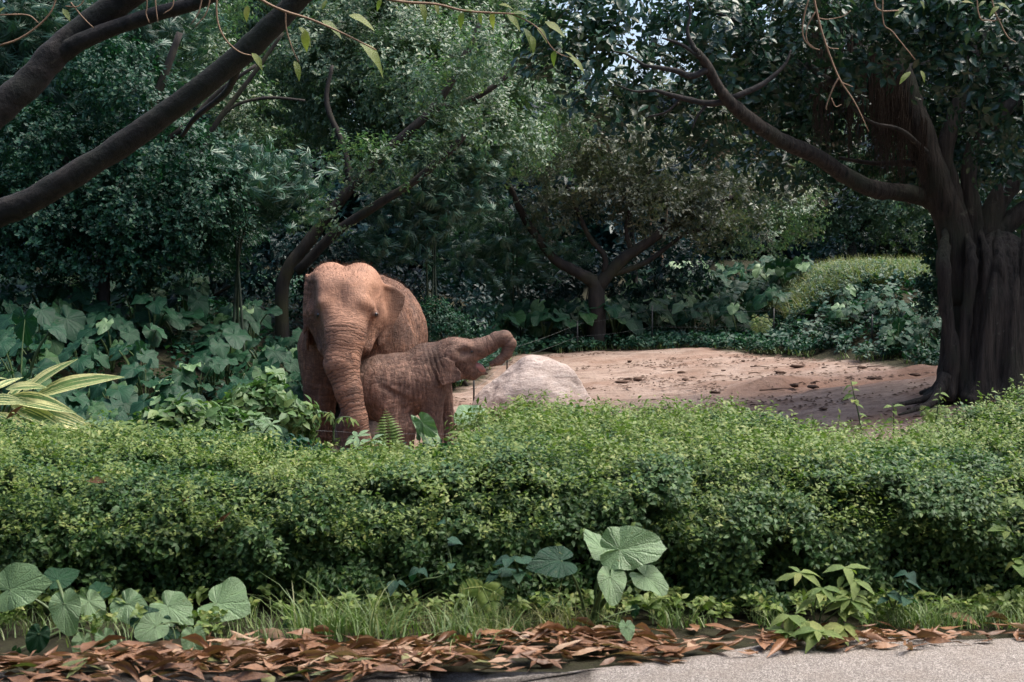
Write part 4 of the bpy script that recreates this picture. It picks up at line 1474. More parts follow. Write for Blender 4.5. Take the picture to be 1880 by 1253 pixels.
    blobs = [(1050, 60, .44, 14.8), (1120, 130, .46, 14.8), (1105, 215, .36, 15), (1210, 160, .36, 15), (1310, 60, .42, 15), (1350, 150, .50, 15.2), (1260, 235, .38, 15.2),
             (1400, 70, .8, 17.5), (1480, 130, .75, 18), (1450, 225, .65, 18), (1560, 200, .75, 18.5), (1600, 70, .85, 18), (1700, 90, .9, 18), (1560, 110, .45, 15.4), (1760, 110, .5, 15.2), (1850, 190, .5, 15.2), (1700, 40, .5, 15), (1820, 40, .6, 15), (1460, 60, .45, 15), (1640, 20, .5, 15), (1420, 150, .36, 15.4), (1870, 290, .4, 15.6), (1780, 300, .4, 18), (1205, 28, .20, 15.5), (1165, 66, .14, 15.5), (1235, 84, .15, 15.5), (1190, 108, .12, 15.6), (1250, 20, .18, 15.5), (1770, 210, .7, 18.5), (1860, 90, .8, 18),
             (1840, 270, .65, 18.5), (1550, 310, .45, 19), (1650, 300, .5, 19), (1380, 290, .45, 18.5), (1120, 10, .38, 15), (1010, 150, .24, 15), (1700, 260, .6, 19.5), (1880, 380, .7, 20),
             (1500, 40, .7, 18), (1780, 20, .7, 17.5), (1310, 240, .36, 16), (1440, 310, .32, 16.5),
             (1420, -50, .8, 16), (1650, -50, .9, 17.5), (1850, -50, .9, 17.5), (1960, 60, 1.2, 17.5)]
    far = [(7.3, 16.5, 4.8, 1.0), (8.6, 17, 6.1, 1.3), (8.2, 15.4, 5.4, 1.2), (9.6, 16.5, 7.2, 1.4), (7.4, 18, 6.0, 1.2), (6.9, 16.6, 6.4, 1.1)]  # unseen crown masses added on the right to shade the trunk and limbs
    pts, nv = blob_points(pxb(blobs, D) + [(np.array(q[:3]), q[3]) for q in far], 24, up=.7)
    scatter('crown', 'fig', pts, nv, 1.0, o)
    vb = [(1712, 470, .16, 17.2), (1715, 520, .18, 17.2), (1712, 430, .14, 17.2), (1708, 560, .14, 17.2)]
    pts, nv = blob_points(pxb(vb, D), 160)
    put_c = scatter('climbing_vine', 'ground', pts, nv, 1.0, o)
    return o


fig_tree()


# ------------------------------------------------------------------ the near tree on the left with its overhanging limbs and twigs
def near_tree():
    b = P(-330, 900, 11.5)
    b[2] = float(gz(b[0], b[1]))
    o = thing('near_tree', b, 'near tree reaching in from the left edge with smooth bare diagonal limbs', 'tree')
    limb('trunk', [(-330, 940, 100, 11.5), (-320, 700, 80, 11.5), (-300, 500, 70, 11.5), (-280, 420, 60, 11.4)], M_BARKNEAR, o, 11.5, n=14)
    L1 = [(-300, 520, 52, 11.4), (-180, 440, 42, 11.3), (-60, 405, 36, 11.1), (20, 385, 33, 11), (110, 338, 31, 10.9), (210, 275, 30, 10.8), (300, 212, 29, 10.7), (380, 152, 29, 10.6),
          (450, 95, 29, 10.5), (510, 38, 28, 10.4), (560, -15, 26, 10.3), (640, -110, 24, 10.1), (760, -230, 20, 9.7)]
    limb('limb', [(q[0], q[1], q[2] * .74, q[3]) for q in L1], M_BARKNEAR, o, 11, n=14, rough=.10, per=8)
    L2 = [(-290, 470, 55, 11.5), (-140, 340, 45, 11.6), (-30, 225, 37, 11.7), (45, 160, 34, 11.7), (95, 105, 32, 11.7), (150, 55, 31, 11.7), (215, 8, 30, 11.6), (300, -50, 28, 11.4), (420, -160, 22, 11)]
    limb('limb', [(q[0], q[1], q[2] * .80, q[3]) for q in L2], M_BARKNEAR, o, 11, n=14, rough=.10, per=8)
    limb('limb', [(110, 100, 20, 11.7), (150, 76, 16, 11.6), (220, 48, 14, 11.5), (300, 22, 13.5, 11.3), (370, 2, 12.5, 11.1), (450, -40, 11, 10.8), (560, -120, 8, 10)], M_BARKNEAR, o, 11, n=10, rough=.06)
    limb('limb', [(480, 70, 13, 10.5), (440, 122, 7, 11.2), (415, 170, 6, 11.7), (360, 215, 5, 12.2), (335, 250, 4, 12.5)], M_BARKNEAR, o, 11, n=8)
    # limbs out of the frame overhead, carrying the hanging twigs
    limb('limb', [(640, -110, 20, 10.1), (900, -150, 18, 8.8), (1200, -170, 15, 8.2), (1500, -180, 12, 8.0), (1800, -170, 9, 8.0)], M_BARKNEAR, o, 11, n=8)
    g0 = [leaf_geo(6, .40, .25, curl=0, droop=.25 + .12 * i, wave=.12, ph=i * 1.3) for i in range(5)]
    lm = [mesh('twig_leaf', *g[:2], M_TWIGLEAF, np.full(len(g[0]), .2 * i), g[2]) for i, g in enumerate(g0)]

    def twig(pts, D, leaves, size=.11):
        t = limb('twig', pts, M_TWIG, o, D, n=5, rough=0, per=4)
        for k, (x, y, tx, ty) in enumerate(leaves):
            dd = D + .04 * math.sin(k * 2.1)
            a, e = P(x, y, dd), P(tx, ty, dd - .02)
            s = np.linalg.norm(e - a)
            M = frame_matrix(a, e - a, np.array([.5 * math.sin(k * 3.1), -.55, .8]), s * 1.02)
            lf = bpy.data.objects.new('leaf', lm[k % 5])
            COL.objects.link(lf)
            lf.parent = t
            lf.matrix_local = Matrix.Translation(Vector((-ORG[o.name]).tolist())) @ M
        return t
    twig([(430, -40, 3), (480, 0, 2.6), (520, 20, 2.4), (570, 36, 2.2), (630, 62, 1.8), (690, 92, 1.2)], 7.6,
         [(455, 10, 450, 38), (590, 38, 632, 58), (560, 55, 560, 92), (548, 50, 578, 70), (660, 80, 718, 108), (600, 0, 590, 16), (640, 28, 690, 40), (540, 112, 556, 142), (462, 98, 486, 118)])
    twig([(525, 22, 1.8), (525, 50, 1.5), (535, 85, 1.2), (548, 115, .9)], 7.6, [])
    twig([(400, -30, 2), (398, 30, 1.8), (412, 70, 1.6), (440, 96, 1.3), (472, 104, .9)], 8.0, [(470, 102, 482, 120)])
    twig([(620, -60, 4), (690, -10, 3.2), (740, 4, 2.8), (800, 8, 2.4), (850, 20, 2.2), (900, 24, 2), (945, 26, 1.5)], 8.4,
         [(742, 2, 752, 14), (800, 8, 806, 24), (850, 22, 840, 50), (870, 22, 850, 10), (905, 22, 900, 48), (930, 26, 960, 52), (940, 25, 975, 20), (770, 4, 790, 36), (880, 24, 882, 42),
          (960, 52, 990, 78), (1000, 40, 1040, 60), (975, 65, 985, 95), (1020, 92, 1010, 118), (700, -2, 690, 16), (915, 10, 940, 2)])
    twig([(940, 26, 1.5), (985, 50, 1.2), (1020, 95, .9), (1060, 110, .7)], 8.4, [(1055, 108, 1040, 92), (985, 50, 1010, 72), (1045, 105, 1080, 122)])
    for pts in ([(268, -40, 1.6), (270, 10, 1.4), (268, 25, 1.2), (274, 42, .9)], [(283, -40, 1.5), (286, 10, 1.3), (290, 42, .9)], [(315, -30, 1.4), (318, 10, 1.2), (300, 26, .9)],
                [(375, -30, 1.6), (366, 20, 1.3), (350, 46, .8)], [(390, -30, 1.6), (380, 22, 1.3), (358, 50, .8)], [(120, 12, 1.3), (145, 12, 1.2), (160, -10, 1)],
                [(0, 84, 2), (35, 72, 2), (70, 48, 1.8), (95, 20, 1.6), (108, -20, 1.4)], [(0, 28, 1.5), (50, 28, 1.4), (70, 42, 1.2)]):
        twig(pts, 9.0, [])
    twig([(130, 5, 1.3, ), (150, 30, 1.2), (172, 52, .9)], 9.0, [(115, 16, 130, 36), (10, 14, -8, 22)])
    # bare pale shoots hanging at the upper right
    twig([(1495, -150, 2.4), (1494, -20, 2.3), (1500, 25, 2.2), (1512, 70, 2), (1530, 120, 1.8), (1545, 152, 1.6), (1570, 190, 1.2), (1595, 242, .8)], 8.0, [])
    for pts in ([(1490, -20, 1.8), (1476, 30, 1.6), (1474, 66, 1.4), (1488, 86, 1.2), (1505, 92, .9)], [(1497, 22, 1.5), (1482, 50, 1.2), (1482, 76, 1.1), (1500, 92, .8)],
                [(1540, 143, 1.6), (1528, 165, 1.4), (1517, 196, 1.2), (1518, 202, .9)], [(1526, 180, 1.1), (1534, 196, .9), (1545, 192, .7)], [(1512, 75, 1.2), (1522, 88, 1), (1540, 90, .7)],
                [(1500, 33, 1), (1520, 36, 1), (1548, 30, .8), (1562, 20, .6)], [(1545, 152, 1), (1556, 156, .9), (1566, 160, .6)]):
        twig(pts, 8.0, [])
    twig([(1560, -140, 2), (1600, -20, 1.8), (1612, 18, 1.6), (1650, 20, 1.3)], 8.0, [(1660, 14, 1640, 28), (1690, 2, 1700, 14)])
    twig([(1630, -120, 1.6), (1620, 30, 1.3), (1640, 60, 1.1), (1680, 110, .9)], 8.0, [(1672, 132, 1650, 150), (1690, 130, 1702, 148)])
    twig([(1800, -120, 2), (1822, 5, 1.6), (1835, 40, 1.4), (1850, 68, 1.1), (1865, 78, .8)], 8.0, [(1830, 6, 1858, 14), (1810, 2, 1796, 8), (1835, 12, 1815, 22)])
    twig([(1790, -120, 1.8), (1795, 20, 1.4), (1815, 38, 1.1), (1838, 36, .8)], 8.0, [(1765, 4, 1788, 2)])
    # its crown overhead, out of the frame, placed to shade the hedge front
    blobs = [(np.array([x, y, z]), r) for x, y, z, r in ((-5.6, 9.6, 5.9, 1.3), (-4.4, 6.6, 5.8, 1.5), (-4.6, 3.6, 5.4, 1.6), (-2.0, 3.9, 5.2, 1.5), (.6, 3.6, 5.0, 1.5), (3.0, 3.4, 5.2, 1.5),
                                                      (-3.4, 1.0, 5.4, 1.7), (-.6, .9, 5.2, 1.6), (2.2, .8, 5.2, 1.6), (4.8, 1.0, 5.6, 1.6), (-2.0, -1.8, 5.4, 1.7), (1.2, -1.8, 5.4, 1.7), (4.0, -2.0, 5.6, 1.7),
                                                      (-5.2, -1.2, 5.6, 1.7), (0, -4.6, 5.4, 1.9), (3.4, -4.8, 5.4, 1.9), (-3.6, -4.6, 5.4, 1.9))]
    pts, nv = blob_points(blobs, 12, up=.8)
    scatter('crown', 'fig', pts, nv, 1.3, o)


near_tree()


# ------------------------------------------------------------------ the clipped hedge
def hedge_top(x):
    px = np.array([-1200, 0, 500, 560, 830, 880, 960, 1100, 1290, 1400, 1500, 1650, 1720, 1800, 1900, 3000])
    q = np.atleast_1d(np.asarray(x, float))
    bump = .035 * vnoise(np.stack([q * 2.1, q * 0, q * 0], 1), 37)
    return np.interp(q, (px - 940) / 303.0, [.54, .54, .53, .44, .44, .56, .67, .69, .70, .60, .53, .53, .59, .71, .80, .8]) + bump


def hedge_back(x):
    return 8.6 + .2 * np.sin(x * 1.7) + .35 * ss(1.8, 2.8, x)


def hedge_point(x, t):
    """t 0..1: up the front face, over the shoulder, to the back edge."""
    H = hedge_top(x)
    yb = hedge_back(x)
    f = np.interp(t, [0, .20, .34, .48, .65, 1], [0, .03, .12, .42, .95, yb.mean() - 6.55])
    z = np.interp(t, [0, .20, .34, .48, .65, 1], [.03, .33, .51, .585, .60, .60])
    k = np.interp(t, [0, .5, 1], [0, .35, 1])
    y = 6.55 + f * np.where(t > .65, (yb - 6.55) / (yb.mean() - 6.55), 1)
    return np.stack([x, y, z * (1 + k * (H / .60 - 1))], -1)


def build_hedge():
    b = np.array([0, 7.4, 0.0])
    o = thing('hedge', b, 'long clipped dense small leaved hedge between the path and the elephants', 'hedge')
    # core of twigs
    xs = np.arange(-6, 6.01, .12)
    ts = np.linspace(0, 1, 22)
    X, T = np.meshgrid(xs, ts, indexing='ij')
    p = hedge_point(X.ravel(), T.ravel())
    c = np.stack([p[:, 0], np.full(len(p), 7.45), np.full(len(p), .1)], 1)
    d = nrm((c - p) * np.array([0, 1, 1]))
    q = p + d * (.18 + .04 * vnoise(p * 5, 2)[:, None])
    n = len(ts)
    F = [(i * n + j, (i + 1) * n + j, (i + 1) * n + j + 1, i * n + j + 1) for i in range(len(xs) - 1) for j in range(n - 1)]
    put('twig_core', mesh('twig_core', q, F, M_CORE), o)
    # an inner layer of shaded shoots, everywhere
    N2 = 15000
    x = rng.uniform(-4.6, 4.6, N2)
    p = hedge_point(x, rng.uniform(0.02, 1, N2))
    c = np.stack([p[:, 0], np.full(N2, 7.45), np.full(N2, .1)], 1)
    d = nrm((c - p) * np.array([0, 1, 1]))
    p = p + d * rng.uniform(.09, .15, N2)[:, None]
    scatter('inner_foliage', 'hedge', p, -d + np.array([0, 0, .4]) + rng.normal(0, .4, p.shape), 1.0, o)
    N0 = 34000
    x = rng.uniform(-4.6, 4.6, N0)
    t = rng.uniform(0, 1, N0)
    t = np.where(rng.uniform(0, 1, N0) < .15, t * .5, t)
    p = hedge_point(x, t)
    e = hedge_point(x, np.clip(t + .01, 0, 1)) - hedge_point(x, np.clip(t - .01, 0, 1))
    nv = nrm(np.stack([x * 0, -e[:, 2], e[:, 1]], 1))
    lump = vnoise(p * np.array([2.6, 2.6, 4.0]), 21) * .095 + vnoise(p * 8.5, 22) * .048 + vnoise(p * 19, 23) * .016
    depth = rng.uniform(0, 1, N0) ** 1.4 * .13
    pts = p + nv * (lump - depth)[:, None]
    dens = vnoise(p * np.array([4.2, 4.2, 7]), 25) + .3 * vnoise(p * 11, 26)
    front = 1 - ss(.36, .5, t)
    keep = dens > (.10 * front - .8 * (1 - front))
    pts, nv = pts[keep], nv[keep]
    nv = nv + np.array([0, -.1, .45]) + rng.normal(0, .32, nv.shape)
    scatter('foliage', 'hedge', pts, nv, 1.0, o)
    # fresh light tips standing out of the top
    N1 = 8000
    x = rng.uniform(-4.4, 4.4, N1)
    t = np.where(rng.uniform(0, 1, N1) < .82, rng.uniform(.44, 1, N1), rng.uniform(.18, .46, N1))
    p = hedge_point(x, t) + np.array([0, 0, .035]) + rng.normal(0, .022, (N1, 3))
    keep = (vnoise(p * np.array([1.8, 1.8, 1]), 31) + .8 * vnoise(p * 6, 32)) > -.22
    scatter('young_tips', 'hedge_young', p[keep], np.array([0, -.15, 1.0]) + rng.normal(0, .3, (keep.sum(), 3)), .8, o)
    # single shoots that have outgrown the clipping
    N3 = 420
    x = rng.uniform(-4.4, 4.4, N3)
    x = x[(x < -1.32) | (x > -.36)]
    N3 = len(x)
    p = hedge_point(x, rng.uniform(.45, 1, N3)) + np.array([0, 0, 1]) * rng.uniform(.05, .12, N3)[:, None]
    scatter('stray_shoots', 'hedge_young', p, np.array([0, 0, 1.0]) + rng.normal(0, .25, (N3, 3)), 1.0, o)
    return o


build_hedge()


# ------------------------------------------------------------------ taro and other big leaves
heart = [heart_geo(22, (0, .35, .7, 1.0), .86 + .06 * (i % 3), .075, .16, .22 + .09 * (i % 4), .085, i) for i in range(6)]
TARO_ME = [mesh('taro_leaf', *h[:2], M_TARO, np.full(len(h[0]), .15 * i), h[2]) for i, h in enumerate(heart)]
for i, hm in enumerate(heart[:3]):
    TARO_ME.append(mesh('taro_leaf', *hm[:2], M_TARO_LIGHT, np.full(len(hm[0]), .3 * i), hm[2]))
_c, _r = catmull([(0, 0, 0), (.06, 0, .4), (.16, 0, .75), (.30, 0, 1.0)], [.022, .018, .014, .010], 3)
_V, _F = tube(_c, _r, 5)
STALK_ME = mesh('stalk', _V, _F, M_STEM)


def add_leaf(parent, me, base, tipdir, up, size, stalk_from=None):
    lf = bpy.data.objects.new('leaf', me)
    COL.objects.link(lf)
    lf.parent = parent
    lf.matrix_local = Matrix.Translation(Vector((-ORG[parent.name]).tolist())) @ frame_matrix(base, tipdir, up, size)
    if stalk_from is not None:
        d = np.array(base) - np.array(stalk_from)
        h = math.hypot(d[0], d[1])
        x = np.array([d[0], d[1], 0]) / (h + 1e-6)
        y = np.cross([0, 0, 1], x)
        M = Matrix.Identity(4)
        for r in range(3):
            M[r][0] = float(x[r] * max(h, .05) / .30)
            M[r][1] = float(y[r] * .6)
            M[r][2] = float((0, 0, 1)[r] * d[2])
            M[r][3] = float(stalk_from[r])
        st = bpy.data.objects.new('stalk', STALK_ME)
        COL.objects.link(st)
        st.parent = lf
        st.matrix_local = frame_matrix(base, tipdir, up, size).inverted() @ M
    return lf


def taro(x, y, h, n, size, label, group, light=.12):
    b = np.array([x, y, float(gz(x, y))])
    u = 940 + FPX * x / y
    if group and 'left bank' in group:
        zone = ('behind the striped ginger at the far left', 'above the leftmost umbrella seedlings', 'below the drooping end of the long near limb', 'midway between the ginger and the big elephant',
                'close to the mid green bush', 'beside the flank of the big elephant')[int(np.clip((u + 20) / 97, 0, 5))]
        label = ('lowest', 'middle', 'upper', 'topmost')[int(np.clip((y - 13.6) / 2.0, 0, 3))] + ' row dark taro plant ' + zone
    elif group and 'middle slope' in group:
        label = 'taro plant ' + ('low', 'halfway up', 'high')[int(np.clip((y - 26.3) / 1.7, 0, 2))] + ' on the middle slope ' + ('by the thin upright tree', 'above the bank edge', 'beside the grassy mound')[int(np.clip((u - 1130) / 110, 0, 2))]
    elif group and 'mound' in group:
        label = 'shaded shining taro plant ' + ('at the dirt edge', 'partway up the bank', 'just under the mound grass')[int(np.clip((y - 20) / 1.7, 0, 2))] + (' left of' if u < 1640 else ' touching') + ' the fig trunk side'
    elif group:
        label = 'far dark taro plant ' + ('above the curled trunk of the calf', 'behind the boulder top', 'before the foot of the forked tree', 'near the right fence rod')[int(np.clip((u - 870) / 75, 0, 3))]
    o = thing('taro_plant', b, label, 'taro plant', group)
    a0 = rng.uniform(0, 6.28)
    for i in range(n):
        a = a0 + i * 2.4 + rng.normal(0, .2)
        rad = rng.uniform(.12, .42) * h
        q = b + np.array([math.cos(a) * rad, math.sin(a) * rad, h * rng.uniform(.5, 1.05)])
        q[1] -= .10 * h
        td = np.array([math.cos(a) * .8 + rng.normal(0, .25), math.sin(a) * .5 - .45, -.45 + rng.normal(0, .25)])
        up = np.array([math.cos(a) * .3 + rng.normal(0, .2), -.45 + rng.normal(0, .2), .9])
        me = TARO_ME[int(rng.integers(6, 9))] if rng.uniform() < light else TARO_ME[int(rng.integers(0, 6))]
        add_leaf(o, me, q, td, up, size * rng.uniform(.55, 1.1), b)
    return o


def taro_bank(poly, step, D0, D1, hfn, sfn, label, group, n=6, light=.12):
    """Plants over a patch given in plan."""
    poly = np.array(poly, float)
    lo, hi = poly.min(0), poly.max(0)
    y = lo[1]
    while y < hi[1]:
        x = lo[0]
        while x < hi[0]:
            xx, yy = x + rng.normal(0, .2 * step), y + rng.normal(0, .2 * step)
            if seg_sd(poly, np.array([[xx, yy]]))[0] < 0:
                taro(xx, yy, hfn(xx, yy), n, sfn(xx, yy), label, group, light)
            x += step
        y += step * .9


taro_bank([(-5.3, 13.6), (-2.75, 13.9), (-2.6, 17.6), (-2.1, 19.5), (-2.6, 21.5), (-8.6, 21.5), (-7.6, 18)], .66, 13.5, 21.5, lambda x, y: .62 + .02 * (y - 14), lambda x, y: .235 + .006 * (y - 14),
          'broad leaved dark green taro plant crowding the bank left of the big elephant', 'taro plants on the left bank', 7, .06)
taro_bank([(-.7, 26.6), (2.2, 26.9), (2.4, 28.8), (-.8, 28.2)], .55, 27, 29, lambda x, y: .80, lambda x, y: .36,
          'dark taro plant in the row behind the far edge of the bare clearing', 'taro plants along the far clearing edge', 7, .05)
taro_bank([(2.2, 27.4), (5.4, 26.3), (5.9, 29.5), (5.2, 31.5), (2.4, 31.0)], .66, 27, 31, lambda x, y: .7, lambda x, y: .29,
          'taro plant on the slope between the forked tree and the grassy mound', 'taro plants on the middle slope', 6, .12)
taro_bank([(4.9, 24.0), (6.1, 21.0), (7.2, 19.6), (7.4, 21.5), (7.0, 22.6), (5.3, 24.5)], .56, 20, 25, lambda x, y: .5, lambda x, y: .185,
          'taro plant with shining leaves on the shaded bank beside the fig trunk', 'taro plants below the grassy mound', 8, .02)
for px, py, D, nm in ((35, 560, 17.0, 'tall taro with upright ragged leaf at the left edge'), (70, 600, 18.5, 'taro with spreading arrow leaf beside the left edge')):
    c = P(px, py + 90, D)
    taro(c[0], c[1], 1.0 + .2 * (px < 50), 5, .38, nm, None, .0)


# striped ginger at the left, above the hedge
def ginger():
    D = 9.9
    b = P(-30, 800, D)
    b[2] = float(gz(b[0], b[1]))
    o = thing('shell_ginger', b, 'striped cream and green ginger plant behind the left end of the hedge', 'plant')
    gs = [leaf_geo(9, .23, .30, droop=.10 + .10 * i, wave=.05, belly=.45, ph=i) for i in range(4)]
    ms = [mesh('leaf', *g[:2], M_GINGER, np.full(len(g[0]), .25 * i), g[2]) for i, g in enumerate(gs)]
    for i, (x0, y0, x1, y1, dd, w) in enumerate(((40, 722, 132, 655, 0, 0), (60, 730, 205, 672, -.1, 1), (10, 730, 122, 738, -.25, 1), (0, 745, 60, 690, .1, 0), (-20, 720, 40, 688, .2, 0), (20, 745, 110, 768, -.3, 2),
                                           (40, 750, 178, 772, -.2, 2), (-10, 760, 45, 780, -.35, 3), (0, 770, 95, 800, -.4, 3), (-30, 740, 30, 725, -.3, 1), (-40, 700, 12, 690, .2, 0), (10, 715, 75, 700, -.15, 1),
                                           (-20, 780, 60, 765, -.3, 2), (-60, 730, -10, 660, .1, 1), (-60, 760, -90, 690, 0, 1))):
        a, e = P(x0, y0, D), P(x1, y1, D + dd)
        add_leaf(o, ms[w], a, e - a, np.array([-.15 + .1 * math.sin(i * 2), -.65, .75]), np.linalg.norm(e - a) * 1.05, None)
    for i in range(5):
        c, r = catmull([b + np.array([.06 * i - .1, .03 * i, 0]), P(-10 + i * 10, 780, D + .05 * i), P(5 + i * 14, 722, D + .03 * i)], [.014, .012, .007], 4)
        V, F = tube(c, r, 6)
        put('stem', mesh('stem', V, F, M_STEM), o)


ginger()


def big_leaf_plant(label, base, D, leaves, mats=None, name='elephant_ear_plant'):
    """leaves: attach px, tip px, depth change of the tip, width, facing (x, z), mesh variant, light?"""
    b = P(*base, D)
    b[2] = float(gz(b[0], b[1]))
    o = thing(name, b, label, 'elephant ear plant')
    for i, (ax, ay, tx, ty, da, dt, wd, ux, uz, lt) in enumerate(leaves):
        if ty > 1165 and D < 7:
            da -= .30
        a, e = P(ax, ay, D + da), P(tx, ty, D + da + dt)
        g = heart_geo(44, (0, .22, .42, .6, .75, .88, 1.0), wd, .034, .16, .20, .040, 50 + i + int(base[0]), .10)
        me = mesh('leaf', *g[:2], M_TARO_LIGHT if lt else M_TARO, np.full(len(g[0]), .13 * i), g[2])
        add_leaf(o, me, a, e - a, np.array([ux, -.75, uz]), np.linalg.norm(e - a) * .93, b + np.array([rng.normal(0, .02), rng.normal(0, .02), 0]))
    return o


big_leaf_plant('clump of pale heart shaped leaves in front of the hedge at far left', (130, 1175), 6.28, [
    (18, 1083, 92, 1066, -.05, -.05, 1.0, .1, .55, 1), (105, 1065, 152, 1040, .18, .1, .9, -.3, .3, 0), (118, 1108, 128, 1170, -.1, -.08, .78, -.1, .55, 1),
    (163, 1105, 185, 1148, -.02, -.05, .85, .2, .6, 1), (152, 1178, 143, 1218, -.12, -.04, .75, .2, .4, 1), (193, 1172, 207, 1216, -.1, -.05, .70, .1, .5, 1),
    (72, 1164, 58, 1208, -.06, -.03, .85, .3, .3, 0), (30, 1194, 22, 1212, -.1, 0, .9, 0, .4, 0), (182, 1088, 196, 1062, .15, .1, .8, .2, .3, 0)])
big_leaf_plant('clump of broad pale green leaves right of the leftmost leaf clump', (350, 1185), 6.25, [
    (233, 1108, 277, 1147, -.02, -.08, .80, -.1, .7, 1), (286, 1150, 242, 1170, -.05, -.05, 1.2, .1, .7, 1), (308, 1113, 357, 1144, -.02, -.08, .95, .15, .65, 1),
    (398, 1108, 456, 1121, .02, -.08, 1.25, .05, .8, 1), (354, 1168, 356, 1213, -.1, -.06, .85, 0, .5, 1), (270, 1140, 330, 1165, -.08, -.05, .8, .1, .8, 0)])
big_leaf_plant('tall large leaved plant rising before the middle of the hedge', (1090, 1150), 6.3, [
    (1138, 1010, 1227, 1003, -.08, -.05, .92, .0, .5, 1), (1108, 1012, 1074, 960, .02, .1, .72, .45, .25, 1), (1030, 1030, 968, 1034, -.05, -.06, .95, -.1, .65, 0),
    (1121, 1060, 1124, 1114, -.16, -.1, .78, .05, .5, 1), (1183, 1058, 1233, 1090, -.12, -.08, .78, .15, .75, 1), (1165, 1118, 1166, 1140, .05, 0, .7, .3, .3, 0),
    (1150, 1150, 1156, 1178, -.12, -.05, .8, .2, .3, 1)])
big_leaf_plant('round pale leaf standing above the hedge below the calf', (862, 812), 9.3, [(868, 772, 848, 735, 0, .14, 1.05, .1, .3, 1)])
big_leaf_plant('bright green leaf pair rising from the hedge at the front leg of the calf', (790, 815), 9.1, [
    (790, 800, 757, 757, 0, .05, .55, .5, .3, 1), (775, 775, 800, 808, -.02, -.04, .75, -.5, .5, 1), (768, 800, 765, 775, -.02, 0, .4, -.6, .2, 1)])
big_leaf_plant('pointed pale leaf standing above the hedge left of the big elephant', (478, 815), 9.2, [(488, 790, 474, 756, 0, .05, .8, .1, .3, 1), (520, 800, 508, 780, -.05, 0, .8, .3, .4, 0)])


def sapling(name, label, D, base, stems, size, mat, leaf_kw, per=7, group=None, cat='sapling', whorl=True, droop=-.15, stem_r=2.0):
    b = P(*base, D)
    b[2] = min(b[2], float(gz(b[0], b[1])) if D > 9 else b[2])
    o = thing(name, b, label, cat, group)
    ms = []
    for i in range(3):
        g = leaf_geo(4, leaf_kw.get('width', .42), .28, droop=.2 + .15 * i, wave=.06, belly=leaf_kw.get('belly', .42), ph=i)
        ms.append(mesh('leaf', *g[:2], mat, np.full(len(g[0]), .3 * i), g[2]))
    for si, st in enumerate(stems):
        w = [P(x, y, D + d) for x, y, d in st]
        c, r = catmull(w, np.linspace(stem_r, .6, len(w)) / ppm(D), 4)
        V, F = tube(c, r, 5)
        put('stem', mesh('stem', V, F, M_STEM), o)
        nl = per
        for k in range(nl):
            u = 1.0 if (whorl and k < nl * .6) else rng.uniform(.45, 1.0)
            q = c[min(len(c) - 1, int(u * (len(c) - 1)))]
            a = k * 2.4 + si
            d = np.array([math.cos(a), math.sin(a) * .8 - .15, droop + rng.normal(0, .2)])
            add_leaf(o, ms[k % 3], q, d, np.array([0, -.35, 1.0]) + rng.normal(0, .15, 3), size * rng.uniform(.65, 1.15))
    return o


sapling('broadleaf_sapling', 'bushy light green sapling at the hedge foot near the right of the path', 6.12, (1500, 1178),
        [[(1500, 1175, 0), (1510, 1120, 0), (1540, 1075, 0), (1552, 1042, .02)], [(1500, 1175, 0), (1490, 1110, .02), (1475, 1075, .05), (1468, 1052, .05)], [(1510, 1120, 0), (1550, 1090, -.05), (1572, 1068, -.05)],
         [(1505, 1150, 0), (1540, 1120, -.08), (1560, 1100, -.1)], [(1505, 1160, 0), (1545, 1140, -.08), (1575, 1120, -.1)], [(1500, 1170, 0), (1470, 1150, -.1), (1450, 1130, -.12)],
         [(1500, 1172, 0), (1490, 1155, -.14), (1478, 1142, -.16)], [(1502, 1172, 0), (1530, 1160, -.14), (1548, 1150, -.16)], [(1498, 1172, 0), (1465, 1168, -.14), (1445, 1160, -.16)], [(1495, 1120, 0), (1500, 1095, -.05), (1510, 1080, -.05)],
         [(1500, 1172, 0), (1505, 1165, -.2), (1500, 1158, -.22)]],
        .105, M_BRIGHT, dict(width=.40), 9)
sapling('heart_leaf_seedling', 'thin seedling of rounded leaves left of the grass tuft on the right', 6.3, (1640, 1120),
        [[(1640, 1120, 0), (1650, 1090, 0), (1665, 1060, 0), (1668, 1050, 0)], [(1640, 1120, 0), (1630, 1095, 0), (1622, 1082, 0)], [(1645, 1100, 0), (1665, 1100, -.05), (1680, 1098, -.05)]], .085, M_LUSH, dict(width=.7, belly=.35), 4, whorl=False)
sapling('heart_leaf_seedling', 'cluster of small heart leaves left of the big dull leaf', 6.4, (955, 1080),
        [[(955, 1085, 0), (950, 1050, 0), (955, 1010, 0)], [(955, 1085, 0), (925, 1070, 0), (915, 1050, 0)], [(955, 1060, 0), (945, 1030, -.05), (935, 1025, -.05)]], .10, M_LUSH, dict(width=.72, belly=.35), 4, whorl=False)
sapling('heart_leaf_seedling', 'little vine of rounded leaves on a curling stem at the hedge foot', 6.4, (740, 1090),
        [[(735, 1110, 0), (745, 1080, -.05), (775, 1065, -.08), (810, 1058, -.08), (828, 1035, -.05), (820, 990, 0), (818, 930, 0)], [(775, 1066, -.06), (765, 1055, -.08), (772, 1040, -.08)], [(740, 1090, 0), (728, 1070, -.05), (722, 1055, -.05)]], .075, M_LUSH, dict(width=.7, belly=.35), 4, whorl=False)
